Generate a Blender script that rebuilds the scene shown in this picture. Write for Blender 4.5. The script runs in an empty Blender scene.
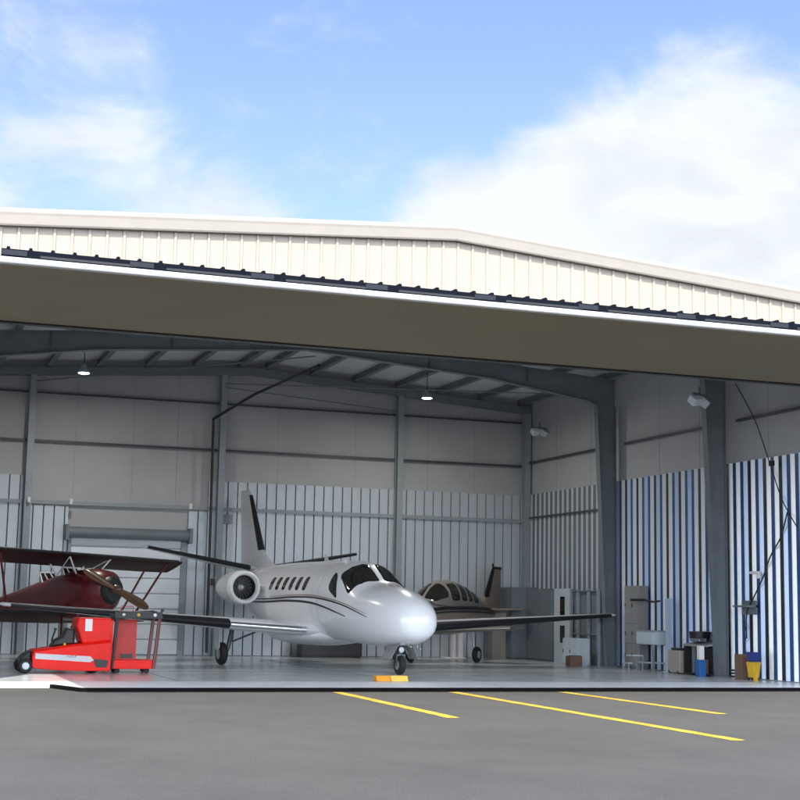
import bpy, bmesh, math, random
from mathutils import Vector, Matrix
random.seed(7)
S = bpy.context.scene
COL = S.collection
PI = math.pi

# ------------------------------------------------------------------ materials
def new_mat(name):
    m = bpy.data.materials.new(name); m.use_nodes = True
    nt = m.node_tree; b = nt.nodes['Principled BSDF']
    return m, nt, b

def mat(name, col, rough=0.5, metal=0.0, var=0.12, scale=3.0, bump=0.0, bscale=40.0, coat=0.0, stretch=(1, 1, 1), rvar=0.08, emit=None, spec=0.5):
    m, nt, b = new_mat(name)
    N, L = nt.nodes, nt.links
    tc = N.new('ShaderNodeTexCoord'); mp = N.new('ShaderNodeMapping')
    mp.inputs['Scale'].default_value = stretch
    L.new(tc.outputs['Object'], mp.inputs['Vector'])
    nz = N.new('ShaderNodeTexNoise'); nz.inputs['Scale'].default_value = scale
    nz.inputs['Detail'].default_value = 7; nz.inputs['Roughness'].default_value = 0.62
    L.new(mp.outputs['Vector'], nz.inputs['Vector'])
    cr = N.new('ShaderNodeValToRGB')
    cr.color_ramp.elements[0].position = 0.3; cr.color_ramp.elements[1].position = 0.7
    lo = [c*(1-var) for c in col]; hi = [min(1, c*(1+var)) for c in col]
    cr.color_ramp.elements[0].color = (*lo, 1); cr.color_ramp.elements[1].color = (*hi, 1)
    L.new(nz.outputs['Fac'], cr.inputs['Fac']); L.new(cr.outputs['Color'], b.inputs['Base Color'])
    mr = N.new('ShaderNodeMapRange'); mr.inputs['To Min'].default_value = max(0.02, rough-rvar); mr.inputs['To Max'].default_value = min(1, rough+rvar)
    L.new(nz.outputs['Fac'], mr.inputs['Value']); L.new(mr.outputs['Result'], b.inputs['Roughness'])
    b.inputs['Metallic'].default_value = metal
    b.inputs['Coat Weight'].default_value = coat
    b.inputs['Coat Roughness'].default_value = 0.06
    b.inputs['Specular IOR Level'].default_value = spec
    if bump:
        n2 = N.new('ShaderNodeTexNoise'); n2.inputs['Scale'].default_value = bscale; n2.inputs['Detail'].default_value = 5
        L.new(mp.outputs['Vector'], n2.inputs['Vector'])
        bp = N.new('ShaderNodeBump'); bp.inputs['Strength'].default_value = bump; bp.inputs['Distance'].default_value = 0.02
        L.new(n2.outputs['Fac'], bp.inputs['Height']); L.new(bp.outputs['Normal'], b.inputs['Normal'])
    if emit:
        b.inputs['Emission Color'].default_value = (*emit[0], 1); b.inputs['Emission Strength'].default_value = emit[1]
    return m

def asphalt_mat():
    m, nt, b = new_mat('asphalt'); N, L = nt.nodes, nt.links
    tc = N.new('ShaderNodeTexCoord')
    def noise(scale, det, st=(1, 1, 1), rough=0.6):
        mp = N.new('ShaderNodeMapping'); mp.inputs['Scale'].default_value = st
        L.new(tc.outputs['Object'], mp.inputs['Vector'])
        n = N.new('ShaderNodeTexNoise'); n.inputs['Scale'].default_value = scale; n.inputs['Detail'].default_value = det
        n.inputs['Roughness'].default_value = rough
        L.new(mp.outputs['Vector'], n.inputs['Vector']); return n
    big = noise(0.16, 6, (0.6, 1, 1)); mid = noise(0.55, 9, (1, 0.7, 1), 0.7); fine = noise(70, 3)
    r1 = N.new('ShaderNodeValToRGB'); e = r1.color_ramp.elements
    e[0].position = 0.3; e[0].color = (0.068, 0.065, 0.059, 1); e[1].position = 0.72; e[1].color = (0.084, 0.080, 0.073, 1)
    L.new(big.outputs['Fac'], r1.inputs['Fac'])
    r2 = N.new('ShaderNodeValToRGB'); e = r2.color_ramp.elements
    e[0].position = 0.36; e[0].color = (0.80, 0.80, 0.80, 1); e[1].position = 0.6; e[1].color = (1, 1, 1, 1)
    L.new(mid.outputs['Fac'], r2.inputs['Fac'])
    mx = N.new('ShaderNodeMixRGB'); mx.blend_type = 'MULTIPLY'; mx.inputs['Fac'].default_value = 1
    L.new(r1.outputs['Color'], mx.inputs[1]); L.new(r2.outputs['Color'], mx.inputs[2])
    r3 = N.new('ShaderNodeValToRGB'); e = r3.color_ramp.elements
    e[0].position = 0.35; e[0].color = (0.62, 0.62, 0.62, 1); e[1].position = 0.65; e[1].color = (1.28, 1.27, 1.25, 1)
    L.new(fine.outputs['Fac'], r3.inputs['Fac'])
    m2 = N.new('ShaderNodeMixRGB'); m2.blend_type = 'MULTIPLY'; m2.inputs['Fac'].default_value = 1
    L.new(mx.outputs['Color'], m2.inputs[1]); L.new(r3.outputs['Color'], m2.inputs[2])
    # cracks
    vo = N.new('ShaderNodeTexVoronoi'); vo.feature = 'DISTANCE_TO_EDGE'; vo.inputs['Scale'].default_value = 0.22
    wn = noise(1.1, 5); ad = N.new('ShaderNodeMixRGB'); ad.blend_type = 'ADD'; ad.inputs['Fac'].default_value = 0.9
    L.new(tc.outputs['Object'], ad.inputs[1]); L.new(wn.outputs['Color'], ad.inputs[2]); L.new(ad.outputs['Color'], vo.inputs['Vector'])
    r4 = N.new('ShaderNodeValToRGB'); e = r4.color_ramp.elements
    e[0].position = 0.0; e[0].color = (0.85, 0.85, 0.85, 1); e[1].position = 0.004; e[1].color = (1, 1, 1, 1)
    L.new(vo.outputs['Distance'], r4.inputs['Fac'])
    m3 = N.new('ShaderNodeMixRGB'); m3.blend_type = 'MULTIPLY'; m3.inputs['Fac'].default_value = 0.6
    L.new(m2.outputs['Color'], m3.inputs[1]); L.new(r4.outputs['Color'], m3.inputs[2])
    L.new(m3.outputs['Color'], b.inputs['Base Color'])
    b.inputs['Roughness'].default_value = 0.85
    bp = N.new('ShaderNodeBump'); bp.inputs['Strength'].default_value = 0.35; bp.inputs['Distance'].default_value = 0.01
    L.new(fine.outputs['Fac'], bp.inputs['Height']); L.new(bp.outputs['Normal'], b.inputs['Normal'])
    return m

def line_mat():
    m, nt, b = new_mat('yellow road paint'); N, L = nt.nodes, nt.links
    tc = N.new('ShaderNodeTexCoord')
    n = N.new('ShaderNodeTexNoise'); n.inputs['Scale'].default_value = 26; n.inputs['Detail'].default_value = 8; n.inputs['Roughness'].default_value = 0.7
    n2 = N.new('ShaderNodeTexNoise'); n2.inputs['Scale'].default_value = 1.6; n2.inputs['Detail'].default_value = 5
    L.new(tc.outputs['Object'], n.inputs['Vector']); L.new(tc.outputs['Object'], n2.inputs['Vector'])
    cr = N.new('ShaderNodeValToRGB'); e = cr.color_ramp.elements
    e[0].position = 0.35; e[0].color = (0.16, 0.12, 0.05, 1); e[1].position = 0.47; e[1].color = (0.62, 0.41, 0.035, 1)
    L.new(n.outputs['Fac'], cr.inputs['Fac'])
    c2 = N.new('ShaderNodeValToRGB'); e = c2.color_ramp.elements
    e[0].position = 0.35; e[0].color = (0.74, 0.72, 0.70, 1); e[1].position = 0.65; e[1].color = (1, 1, 1, 1)
    L.new(n2.outputs['Fac'], c2.inputs['Fac'])
    mx = N.new('ShaderNodeMixRGB'); mx.blend_type = 'MULTIPLY'; mx.inputs['Fac'].default_value = 1
    L.new(cr.outputs['Color'], mx.inputs[1]); L.new(c2.outputs['Color'], mx.inputs[2]); L.new(mx.outputs['Color'], b.inputs['Base Color'])
    b.inputs['Roughness'].default_value = 0.75
    return m

M = dict(
    lipw=mat('door edge white', (0.50, 0.50, 0.51), 0.5, var=0.12, scale=3),
    girt=mat('dark girt steel', (0.06, 0.07, 0.08), 0.5),
    lip=mat('silver intake paint', (0.92, 0.93, 0.95), 0.35, var=0.02),
    gear=mat('dark gear metal', (0.10, 0.12, 0.125), 0.45, metal=0.4, var=0.3, scale=12),
    asphalt=asphalt_mat(),
    line=line_mat(),
    floor=mat('sealed concrete', (0.58, 0.62, 0.62), 0.2, var=0.07, scale=0.9, rvar=0.1, spec=0.6),
    apron=mat('pale concrete', (0.74, 0.76, 0.79), 0.32, var=0.08, scale=2.0, bump=0.1),
    joint=mat('floor joint', (0.05, 0.05, 0.05), 0.8),
    rubber=mat('matt black', (0.003, 0.003, 0.003), 0.7, spec=0.08),
    cream=mat('cream steel cladding', (0.385, 0.335, 0.275), 0.42, var=0.03, scale=1.5),
    trim=mat('pale trim', (0.36, 0.325, 0.285), 0.4, var=0.04),
    vinyl=mat('grey wall insulation', (0.43, 0.44, 0.45), 0.65, var=0.07, scale=0.8, bump=0.25, bscale=1.7),
    ceil=mat('roof insulation', (0.62, 0.66, 0.69), 0.6, var=0.1, scale=1.0, bump=0.3, bscale=2.5),
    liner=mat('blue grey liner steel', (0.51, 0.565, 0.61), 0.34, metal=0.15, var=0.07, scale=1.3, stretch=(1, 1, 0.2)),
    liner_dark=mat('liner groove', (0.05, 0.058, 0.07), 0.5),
    rib=mat('sky lit white rib', (0.93, 0.95, 0.97), 0.28, metal=0.4, var=0.015, scale=0.6, rvar=0.01),
    navy=mat('navy reflection pan', (0.022, 0.09, 0.27), 0.4, var=0.25, scale=1.6, stretch=(1, 1, 0.3)),
    charcoal=mat('charcoal and dark reflection', (0.022, 0.022, 0.024), 0.4, var=0.25, scale=1.6, stretch=(1, 1, 0.3)),
    skyblue=mat('pale blue and sky lit rib', (0.62, 0.76, 0.98), 0.28, metal=0.4, var=0.02, scale=0.6, rvar=0.01),
    steel=mat('grey steel primer', (0.16, 0.19, 0.21), 0.5, var=0.12, scale=2.2),
    steel_l=mat('light steel post', (0.29, 0.33, 0.36), 0.5, var=0.1, scale=2.2),
    door_under=mat('olive door lining', (0.225, 0.197, 0.128), 0.6, var=0.10, scale=0.7, bump=0.08, bscale=2),
    navyband=mat('dark navy steel', (0.004, 0.006, 0.012), 0.8, var=0.3, scale=4, spec=0.1),
    plate=mat('blue grey plate', (0.010, 0.014, 0.024), 0.8, var=0.15),
    white=mat('white painted steel', (0.80, 0.80, 0.80), 0.35, var=0.04),
    rollup=mat('white roll up door', (0.76, 0.81, 0.86), 0.4, var=0.06, scale=1.2),
    jet=mat('glossy white aircraft paint', (0.93, 0.94, 0.96), 0.26, var=0.02, scale=1.5, coat=0.9, rvar=0.04),
    jetgrey=mat('silver grey aircraft paint', (0.60, 0.62, 0.65), 0.3, var=0.05, scale=1.5, coat=0.5, rvar=0.04),
    boot=mat('black deice boot', (0.011, 0.012, 0.016), 0.5, var=0.3, scale=6, spec=0.3),
    chrome=mat('polished metal', (0.80, 0.82, 0.84), 0.18, metal=1.0, var=0.04),
    alu=mat('dull aluminium', (0.50, 0.52, 0.54), 0.42, metal=0.8, var=0.1, scale=5),
    glass=mat('dark cockpit glass', (0.018, 0.016, 0.014), 0.06, var=0.3, scale=3, rvar=0.02, spec=0.45),
    black=mat('black paint', (0.015, 0.015, 0.017), 0.4, var=0.2),
    gold=mat('bronze stripe', (0.30, 0.20, 0.10), 0.4),
    engine_in=mat('engine duct', (0.05, 0.055, 0.055), 0.45, metal=0.5),
    tyre=mat('tyre rubber', (0.016, 0.017, 0.019), 0.75, var=0.2, scale=9),
    hub=mat('white hub', (0.75, 0.84, 0.90), 0.35),
    brown=mat('bronze brown fuselage', (0.30, 0.235, 0.19), 0.35, var=0.08, coat=0.4),
    taupe=mat('taupe aircraft paint', (0.23, 0.215, 0.195), 0.35, var=0.05, coat=0.4),
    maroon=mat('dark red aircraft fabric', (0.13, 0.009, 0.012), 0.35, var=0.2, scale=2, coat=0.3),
    wing_shade=mat('shaded dark red wing fabric', (0.045, 0.009, 0.010), 0.6, var=0.2, scale=2, spec=0.3),  # aircraft red darkened for the shade under the wings
    wood=mat('varnished propeller wood', (0.10, 0.048, 0.02), 0.3, var=0.3, scale=4, stretch=(1, 1, 6), coat=0.6),
    red=mat('bright red enamel', (0.85, 0.012, 0.005), 0.4, var=0.10, scale=3, spec=0.3),
    red2=mat('brick red panel', (0.50, 0.035, 0.028), 0.5, var=0.15, scale=3),
    silver=mat('silver sticker band', (0.50, 0.50, 0.52), 0.4, metal=0.3, var=0.1),
    yellow=mat('yellow plastic', (0.70, 0.43, 0.03), 0.45, var=0.08),
    orange=mat('orange rubber', (0.80, 0.33, 0.02), 0.5, var=0.08),
    chockyel=mat('pale yellow rubber', (0.90, 0.56, 0.10), 0.5, var=0.08),
    blue=mat('blue plastic', (0.02, 0.12, 0.38), 0.45, var=0.08),
    dkblue=mat('dark blue plastic', (0.03, 0.05, 0.22), 0.45, var=0.08),
    cardboard=mat('brown cardboard', (0.17, 0.10, 0.07), 0.8, var=0.12),
    cab=mat('grey beige cabinet steel', (0.27, 0.27, 0.27), 0.45, var=0.06, scale=2),
    cabblue=mat('blue grey cabinet steel', (0.15, 0.18, 0.205), 0.45, var=0.08, scale=2),
    cabwhite=mat('off white cabinet steel', (0.50, 0.57, 0.62), 0.4, var=0.05, scale=2),
    beige=mat('beige partition', (0.35, 0.32, 0.29), 0.5, var=0.06),
    lamp=mat('lamp glow', (0.9, 0.9, 0.88), 0.4, emit=((1.0, 0.93, 0.82), 5.0)),
    lampoff=mat('lamp lens', (0.72, 0.76, 0.80), 0.25, coat=0.6),
)

# ------------------------------------------------------------------ builders
def tag(o, label=None, cat=None, group=None, kind=None):
    if label: o['label'] = label
    if cat: o['category'] = cat
    if group: o['group'] = group
    if kind: o['kind'] = kind
    return o

def empty(name, loc=(0, 0, 0), rz=0, label=None, cat=None, group=None):
    o = bpy.data.objects.new(name, None); COL.objects.link(o)
    o.empty_display_size = 0.2
    o.location = loc; o.rotation_euler = (0, 0, rz)
    return tag(o, label, cat, group)

class MB:
    def __init__(s): s.bm = bmesh.new(); s.mi = 0
    def mat(s, i): s.mi = i; return s
    def face(s, vs):
        try:
            f = s.bm.faces.new(vs); f.material_index = s.mi; return f
        except ValueError: return None
    def box(s, x0, x1, y0, y1, z0, z1, T=None):
        c = [(x, y, z) for x in (x0, x1) for y in (y0, y1) for z in (z0, z1)]
        v = [s.bm.verts.new((T @ Vector(p)) if T else p) for p in c]
        for q in ((0, 1, 3, 2), (4, 6, 7, 5), (0, 4, 5, 1), (2, 3, 7, 6), (0, 2, 6, 4), (1, 5, 7, 3)):
            s.face([v[i] for i in q])
        return s
    def prism(s, pts, d0, d1):
        """pts: list of 3D; extrude from +d0 to +d1 (vectors)"""
        a = [s.bm.verts.new(Vector(p)+Vector(d0)) for p in pts]; b = [s.bm.verts.new(Vector(p)+Vector(d1)) for p in pts]
        s.face(a[::-1]); s.face(b)
        n = len(pts)
        for i in range(n): s.face([a[i], a[(i+1) % n], b[(i+1) % n], b[i]])
        return s
    def loft(s, rings, cap0=True, cap1=True, closed=True):
        R = [[s.bm.verts.new(p) for p in r] for r in rings]
        n = len(R[0])
        for i in range(len(R)-1):
            for j in range(n if closed else n-1):
                k = (j+1) % n
                s.face([R[i][j], R[i][k], R[i+1][k], R[i+1][j]])
        if cap0 and closed: s.face(R[0][::-1])
        if cap1 and closed: s.face(R[-1])
        return s
    def tube(s, pts, r, n=8, r2=None):
        pts = [Vector(p) for p in pts]; rings = []
        up = None
        for i, p in enumerate(pts):
            d = (pts[min(i+1, len(pts)-1)]-pts[max(i-1, 0)]).normalized()
            if up is None:
                up = Vector((0, 0, 1)) if abs(d.z) < .9 else Vector((1, 0, 0))
            a = d.cross(up).normalized(); b = a.cross(d).normalized(); up = b
            rr = r if r2 is None else r+(r2-r)*i/(len(pts)-1)
            rings.append([p+a*rr*math.cos(2*PI*k/n)+b*rr*math.sin(2*PI*k/n) for k in range(n)])
        return s.loft(rings)
    def lathe(s, prof, origin, axis, n=24, cap=True):
        """prof list of (dist along axis, radius)"""
        o = Vector(origin); ax = Vector(axis).normalized()
        a = ax.orthogonal().normalized(); b = ax.cross(a)
        rings = [[o+ax*t+a*r*math.cos(2*PI*k/n)+b*r*math.sin(2*PI*k/n) for k in range(n)] for t, r in prof]
        return s.loft(rings, cap, cap)
    def build(s, name, mats, parent=None, smooth=False, bevel=0, label=None, kind=None):
        bmesh.ops.remove_doubles(s.bm, verts=s.bm.verts, dist=1e-5)
        bmesh.ops.recalc_face_normals(s.bm, faces=s.bm.faces)
        me = bpy.data.meshes.new(name); s.bm.to_mesh(me); s.bm.free()
        if not isinstance(mats, (list, tuple)): mats = [mats]
        for m in mats: me.materials.append(M[m])
        if smooth:
            me.polygons.foreach_set('use_smooth', [True]*len(me.polygons))
            me.set_sharp_from_angle(angle=math.radians(38))
        o = bpy.data.objects.new(name, me); COL.objects.link(o)
        if parent: o.parent = parent
        if bevel:
            b = o.modifiers.new('bevel', 'BEVEL'); b.width = bevel; b.segments = 2; b.limit_method = 'ANGLE'; b.angle_limit = 0.7
        tag(o, label, kind=kind)
        return o

def box_obj(name, m, parent, x0, x1, y0, y1, z0, z1, bevel=0, **k):
    return MB().box(x0, x1, y0, y1, z0, z1).build(name, m, parent, bevel=bevel, **k)

def rings_y(x, z, n, r): pass

# ------------------------------------------------------------------ world, sun, camera
SUN = Vector((2.4, 5.45, -6.85)).normalized()       # light travel direction
elev = math.asin(-SUN.z)
az_from = math.atan2(-SUN.x, -SUN.y)                # bearing of the sun, from +Y clockwise
w = bpy.data.worlds.new('World'); S.world = w; w.use_nodes = True
nt = w.node_tree; N, L = nt.nodes, nt.links
bg = N['Background']; out = N['World Output']
sky = N.new('ShaderNodeTexSky'); sky.sky_type = 'NISHITA'; sky.sun_disc = False
sky.sun_elevation = elev; sky.sun_rotation = az_from
sky.air_density = 1.2; sky.dust_density = 0.6; sky.ozone_density = 1.6
tc = N.new('ShaderNodeTexCoord')
def vmath(op, a, b=None):
    n = N.new('ShaderNodeVectorMath'); n.operation = op
    L.new(a, n.inputs[0])
    if b is not None: n.inputs[1].default_value = b
    return n
def fm(op, a, b):
    n = N.new('ShaderNodeMath'); n.operation = op
    for i, v in enumerate((a, b)):
        if isinstance(v, (int, float)): n.inputs[i].default_value = v
        else: L.new(v, n.inputs[i])
    return n.outputs[0]
nrm = vmath('NORMALIZE', tc.outputs['Generated'])
n1 = N.new('ShaderNodeTexNoise'); n1.inputs['Scale'].default_value = 11; n1.inputs['Detail'].default_value = 12
n1.inputs['Roughness'].default_value = 0.6; n1.inputs['Distortion'].default_value = 0.35
mp = N.new('ShaderNodeMapping'); mp.inputs['Scale'].default_value = (1, 1, 1.7); mp.inputs['Location'].default_value = (0.35, 0.9, 0.1)
L.new(nrm.outputs[0], mp.inputs['Vector']); L.new(mp.outputs['Vector'], n1.inputs['Vector'])
n2 = N.new('ShaderNodeTexNoise'); n2.inputs['Scale'].default_value = 2.4; n2.inputs['Detail'].default_value = 4
L.new(mp.outputs['Vector'], n2.inputs['Vector'])
# cloud banks: (direction, angular radius deg, weight)
blobs = [((0.505, 0.825, 0.255), 8.5, 0.66), ((0.43, 0.87, 0.245), 6.0, 0.56), ((0.37, 0.893, 0.245), 4.5, 0.46), ((0.53, 0.80, 0.30), 5.0, 0.35),
         ((0.125, 0.955, 0.27), 5.0, 0.26), ((0.06, 0.96, 0.25), 5.0, 0.24), ((0.21, 0.945, 0.255), 3.0, 0.20), ((0.10, 0.92, 0.35), 5.0, 0.12)]
acc = None
for d, r, wt in blobs:
    dv = Vector(d).normalized()
    dt = vmath('DOT_PRODUCT', nrm.outputs[0], dv)
    mr = N.new('ShaderNodeMapRange'); mr.interpolation_type = 'SMOOTHSTEP'
    mr.inputs['From Min'].default_value = math.cos(math.radians(r)); mr.inputs['From Max'].default_value = 1.0
    mr.inputs['To Max'].default_value = wt
    L.new(dt.outputs['Value'], mr.inputs['Value'])
    acc = mr.outputs['Result'] if acc is None else fm('MAXIMUM', acc, mr.outputs['Result'])
broad = fm('MULTIPLY', fm('SUBTRACT', n2.outputs['Fac'], 0.5), 0.5)
# added unseen cloud bank behind the camera, brightened to fill the hangar with light
sep = N.new('ShaderNodeSeparateXYZ'); L.new(nrm.outputs[0], sep.inputs[0])
fill_cloud = N.new('ShaderNodeMapRange'); fill_cloud.interpolation_type = 'SMOOTHSTEP'
fill_cloud.inputs['From Min'].default_value = 0.45; fill_cloud.inputs['From Max'].default_value = -0.5
fill_cloud.inputs['To Min'].default_value = 0.0; fill_cloud.inputs['To Max'].default_value = 1.0
L.new(sep.outputs['Y'], fill_cloud.inputs['Value'])
dens = fm('ADD', fm('ADD', fm('ADD', n1.outputs['Fac'], acc), broad), fm('MULTIPLY', fill_cloud.outputs['Result'], 0.30))
cm = N.new('ShaderNodeMapRange'); cm.interpolation_type = 'SMOOTHSTEP'
cm.inputs['From Min'].default_value = 0.50; cm.inputs['From Max'].default_value = 0.98
L.new(dens, cm.inputs['Value'])
tint = N.new('ShaderNodeMixRGB'); tint.blend_type = 'MULTIPLY'; tint.inputs['Fac'].default_value = 1
tint.inputs[2].default_value = (0.515, 0.505, 0.575, 1)
L.new(sky.outputs['Color'], tint.inputs[1])
mix = N.new('ShaderNodeMixRGB'); L.new(cm.outputs['Result'], mix.inputs['Fac'])
L.new(tint.outputs['Color'], mix.inputs[1]); ccol = N.new('ShaderNodeMixRGB'); L.new(fill_cloud.outputs['Result'], ccol.inputs['Fac'])
ccol.inputs[1].default_value = (2.30, 2.42, 2.58, 1); ccol.inputs[2].default_value = (11.0, 11.9, 13.2, 1)
n3 = N.new('ShaderNodeTexNoise'); n3.inputs['Scale'].default_value = 16; n3.inputs['Detail'].default_value = 10; n3.inputs['Distortion'].default_value = 0.5
L.new(mp.outputs['Vector'], n3.inputs['Vector'])
cs = N.new('ShaderNodeMapRange'); cs.inputs['From Min'].default_value = 0.35; cs.inputs['From Max'].default_value = 0.62
cs.inputs['To Min'].default_value = 0.90; cs.inputs['To Max'].default_value = 1.02
L.new(n3.outputs['Fac'], cs.inputs['Value'])
vs = N.new('ShaderNodeVectorMath'); vs.operation = 'SCALE'
L.new(ccol.outputs['Color'], vs.inputs[0]); L.new(cs.outputs['Result'], vs.inputs['Scale'])
L.new(vs.outputs['Vector'], mix.inputs[2])
L.new(mix.outputs['Color'], bg.inputs['Color']); bg.inputs['Strength'].default_value = 0.15

sl = bpy.data.lights.new('sun', 'SUN'); sl.energy = 2.45; sl.angle = math.radians(0.5); sl.color = (1, 0.95, 0.88)
so = bpy.data.objects.new('sun', sl); COL.objects.link(so)
so.rotation_euler = SUN.to_track_quat('-Z', 'Y').to_euler(); so.location = (-10, -20, 30)

cam = bpy.data.cameras.new('camera'); co = bpy.data.objects.new('camera', cam); COL.objects.link(co)
R = Matrix(((0.94170539, -0.06434987, -0.33022729), (-0.33592256, -0.1254956, -0.93349177), (0.018628, 0.99000503, -0.13979645)))
mw = R.to_4x4(); mw.translation = (0, 0, 1.6); co.matrix_world = mw
cam.sensor_width = 36; cam.lens = 36*1472.8/800; cam.clip_end = 9000; cam.clip_start = 0.1
S.camera = co
S.view_settings.view_transform = 'Standard'; S.view_settings.look = 'None'; S.view_settings.gamma = 1
S.view_settings.use_curve_mapping = False; S.view_settings.exposure = 1.45
S.cycles.diffuse_bounces = 8; S.cycles.max_bounces = 14

# ------------------------------------------------------------------ ground
G0 = -0.06
XL, XR, XC = 0.9, 21.1, 11.2
YF, YB = 28.4, 46.3
g = MB().box(-4000, 4000, -3000, 5000, G0-0.3, G0).build('ground', 'asphalt', kind='structure')
fl = MB().box(XL-0.2, XR+0.2, 30.9, YB+0.2, -0.3, 0).build('hangar_floor', 'floor', kind='structure')
ap = MB().prism([(XL-3, 29.6, 0), (3.45, 29.6, 0), (3.85, YF, 0), (XR+1, YF, 0), (XR+1, 30.894, 0), (XL-3, 30.894, 0)], (0, 0, -.3), (0, 0, 0)).build('concrete_apron', 'apron', kind='structure')
j = MB()
for x in (6.2, 11.2, 16.2): j.box(x-.008, x+.008, 30.95, YB-.1, 0.0, 0.003)
for y in (35.4, 40.8): j.box(XL+.1, XR-.2, y-.008, y+.008, 0.0035, 0.006)
j.build('floor_joints', 'joint', kind='structure')
sill = MB()  # black strip along the front edge of the slab
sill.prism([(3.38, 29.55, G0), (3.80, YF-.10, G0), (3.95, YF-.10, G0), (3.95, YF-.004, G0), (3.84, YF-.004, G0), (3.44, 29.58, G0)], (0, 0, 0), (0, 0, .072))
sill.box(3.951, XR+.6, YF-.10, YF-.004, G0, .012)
tag(sill.build('floor_edge_strip', 'rubber'), 'matt black edge strip along the front edge of the hangar floor', 'edge strip')
for i, (x0, y0, x1, y1) in enumerate([(8.75, 28.1, 8.58, 21.5), (11.2, 28.1, 11.0, 17.35), (13.62, 28.1, 13.57, 21.9)]):
    m = MB(); n = 40; w_ = .11
    L_, R_ = [], []
    for k in range(n+1):
        t = k/n; x = x0+(x1-x0)*t; y = y0+(y1-y0)*t
        L_.append((x-w_+random.uniform(-.012, .012), y, G0+.004)); R_.append((x+w_+random.uniform(-.012, .012), y, G0+.004))
    L_.append(((x1-.03), y1-.05, G0+.004)); R_.append((x1+.03, y1-.05, G0+.004))
    m.loft([[a, b] for a, b in zip(L_, R_)], closed=False)
    m.build('painted_line', 'line', kind='structure')

# ------------------------------------------------------------------ hangar
hangar = empty('aircraft_hangar', (XC, YF, 0), 0, 'open cream steel aircraft hangar with raised door and striped inner side wall', 'hangar')
OFF = Vector((-XC, -YF, 0))
_pb = MB.build
def hb(m, name, mats, parent=None, **k):
    """build a hangar part whose coordinates are given in world space"""
    root = parent if parent is None else parent
    bmesh.ops.translate(m.bm, vec=OFF, verts=m.bm.verts)
    return m.build(name, mats, parent or hangar, **k)
def roof_z(x, top=True): return (9.62 if top else 9.45)-0.070*abs(x-XC)

# roof: two slopes with thickness
m = MB()
for s0, s1 in ((XL-.35, XC), (XC, XR+.35)):
    m.prism([(s0, 0, roof_z(s0, 0)), (s1, 0, roof_z(s1, 0)), (s1, 0, roof_z(s1)), (s0, 0, roof_z(s0))], (0, YF-.018, 0), (0, YB+.3, 0))
hb(m, 'roof', ['ceil'])
m = MB()    # standing seam outer skin
for s0, s1 in ((XL-.4, XC-.001), (XC+.001, XR+.4)):
    m.prism([(s0, 0, roof_z(s0)+.004), (s1, 0, roof_z(s1)+.004), (s1, 0, roof_z(s1)+.04), (s0, 0, roof_z(s0)+.04)], (0, YF-.099, 0), (0, YB+.34, 0))
hb(m, 'roof_sheet', 'trim')
# gable wall, cladding with ribs
m = MB()
m.prism([(XL-.2, 0, 6.96), (XR+.2, 0, 6.96), (XR+.2, 0, roof_z(XR, 0)-.003), (XC, 0, roof_z(XC, 0)-.003), (XL-.2, 0, roof_z(XL, 0)-.003)], (0, YF-.02, 0), (0, YF+.06, 0))
x = XL
while x < XR+.2:
    zt = roof_z(x, 0)-.02
    m.prism([(x-.04, YF-.0205, 0), (x-.03, YF-.048, 0), (x+.02, YF-.048, 0), (x+.035, YF-.0205, 0)], (0, 0, 6.98), (0, 0, zt-.12))
    x += .335
gable = hb(m, 'gable_wall', 'cream')
m = MB()
for s0, s1 in ((XL-.4, XC-.0005), (XC+.0005, XR+.4)):
    def sec(x, e=0):
        z = roof_z(x)
        return [Vector((x, y, z+dz)) for y, dz in ((YF-.10, .045), (YF-.15, .04), (YF-.18, .0), (YF-.182, -.05), (YF-.17, -.10), (YF-.145, -.27), (YF-.13, -.30), (YF-.03, -.30), (YF-.03, -.285), (YF-.10, -.27))]
    m.loft([sec(s0), sec(s1)])
m.bm.verts.ensure_lookup_table()
rk = hb(m, 'rake_trim', 'trim', parent=hangar)
# header beam
m = MB().box(XL, XR, YF+.07, YF+.40, 6.86, 7.25)
hb(m, 'header_beam', 'steel')
# outer shell of side and back walls
m = MB().box(XL-.22, XL-.12, YF-.02, YB+.2, 0, 8.70); hb(m, 'side_wall', 'cream')
m = MB().box(XR+.12, XR+.22, YF-.02, YB+.2, 0, 8.70); hb(m, 'side_wall', 'cream')
# inner insulation faces
m = MB().box(XL-.118, XL, YF+.4, YB, 0, roof_z(XL, 0)); hb(m, 'insulation', 'vinyl')
m = MB().box(XR+.002, XR+.118, YF+.4, YB, 0, 8.745)
hb(m, 'insulation', 'vinyl')
m = MB(); m.prism([(XL-.2, 0, 0), (XR+.2, 0, 0), (XR+.2, 0, roof_z(XR, 0)), (XC, 0, roof_z(XC, 0)), (XL-.2, 0, roof_z(XL, 0))], (0, YB+.002, 0), (0, YB+.19, 0))
hb(m, 'back_wall', 'vinyl')
# front jambs beside the opening
for x0, x1 in ((XL-.2, XL+.12), (XR-.02, XR+.2)):
    m = MB().box(x0, x1, YF-.001, YF+.06, 0, 6.95); hb(m, 'door_jamb', 'cream')
# insulation seams: vertical tape lines
for x in (5.7, 7.5, 8.9, 12.2, 14.85, 17.4, 19.1):
    m = MB().box(x-.006, x+.006, YB-.004, YB, 4.8 if x < 9.6 else 5.5, roof_z(x, 0)-.3)
    hb(m, 'seam_tape', 'steel_l')
for y in (31.7, 35.0, 37.2, 41.5, 44.0): hb(MB().box(XR-.004, XR, y-.006, y+.006, 5.5, 8.6), 'seam_tape', 'steel_l')

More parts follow.
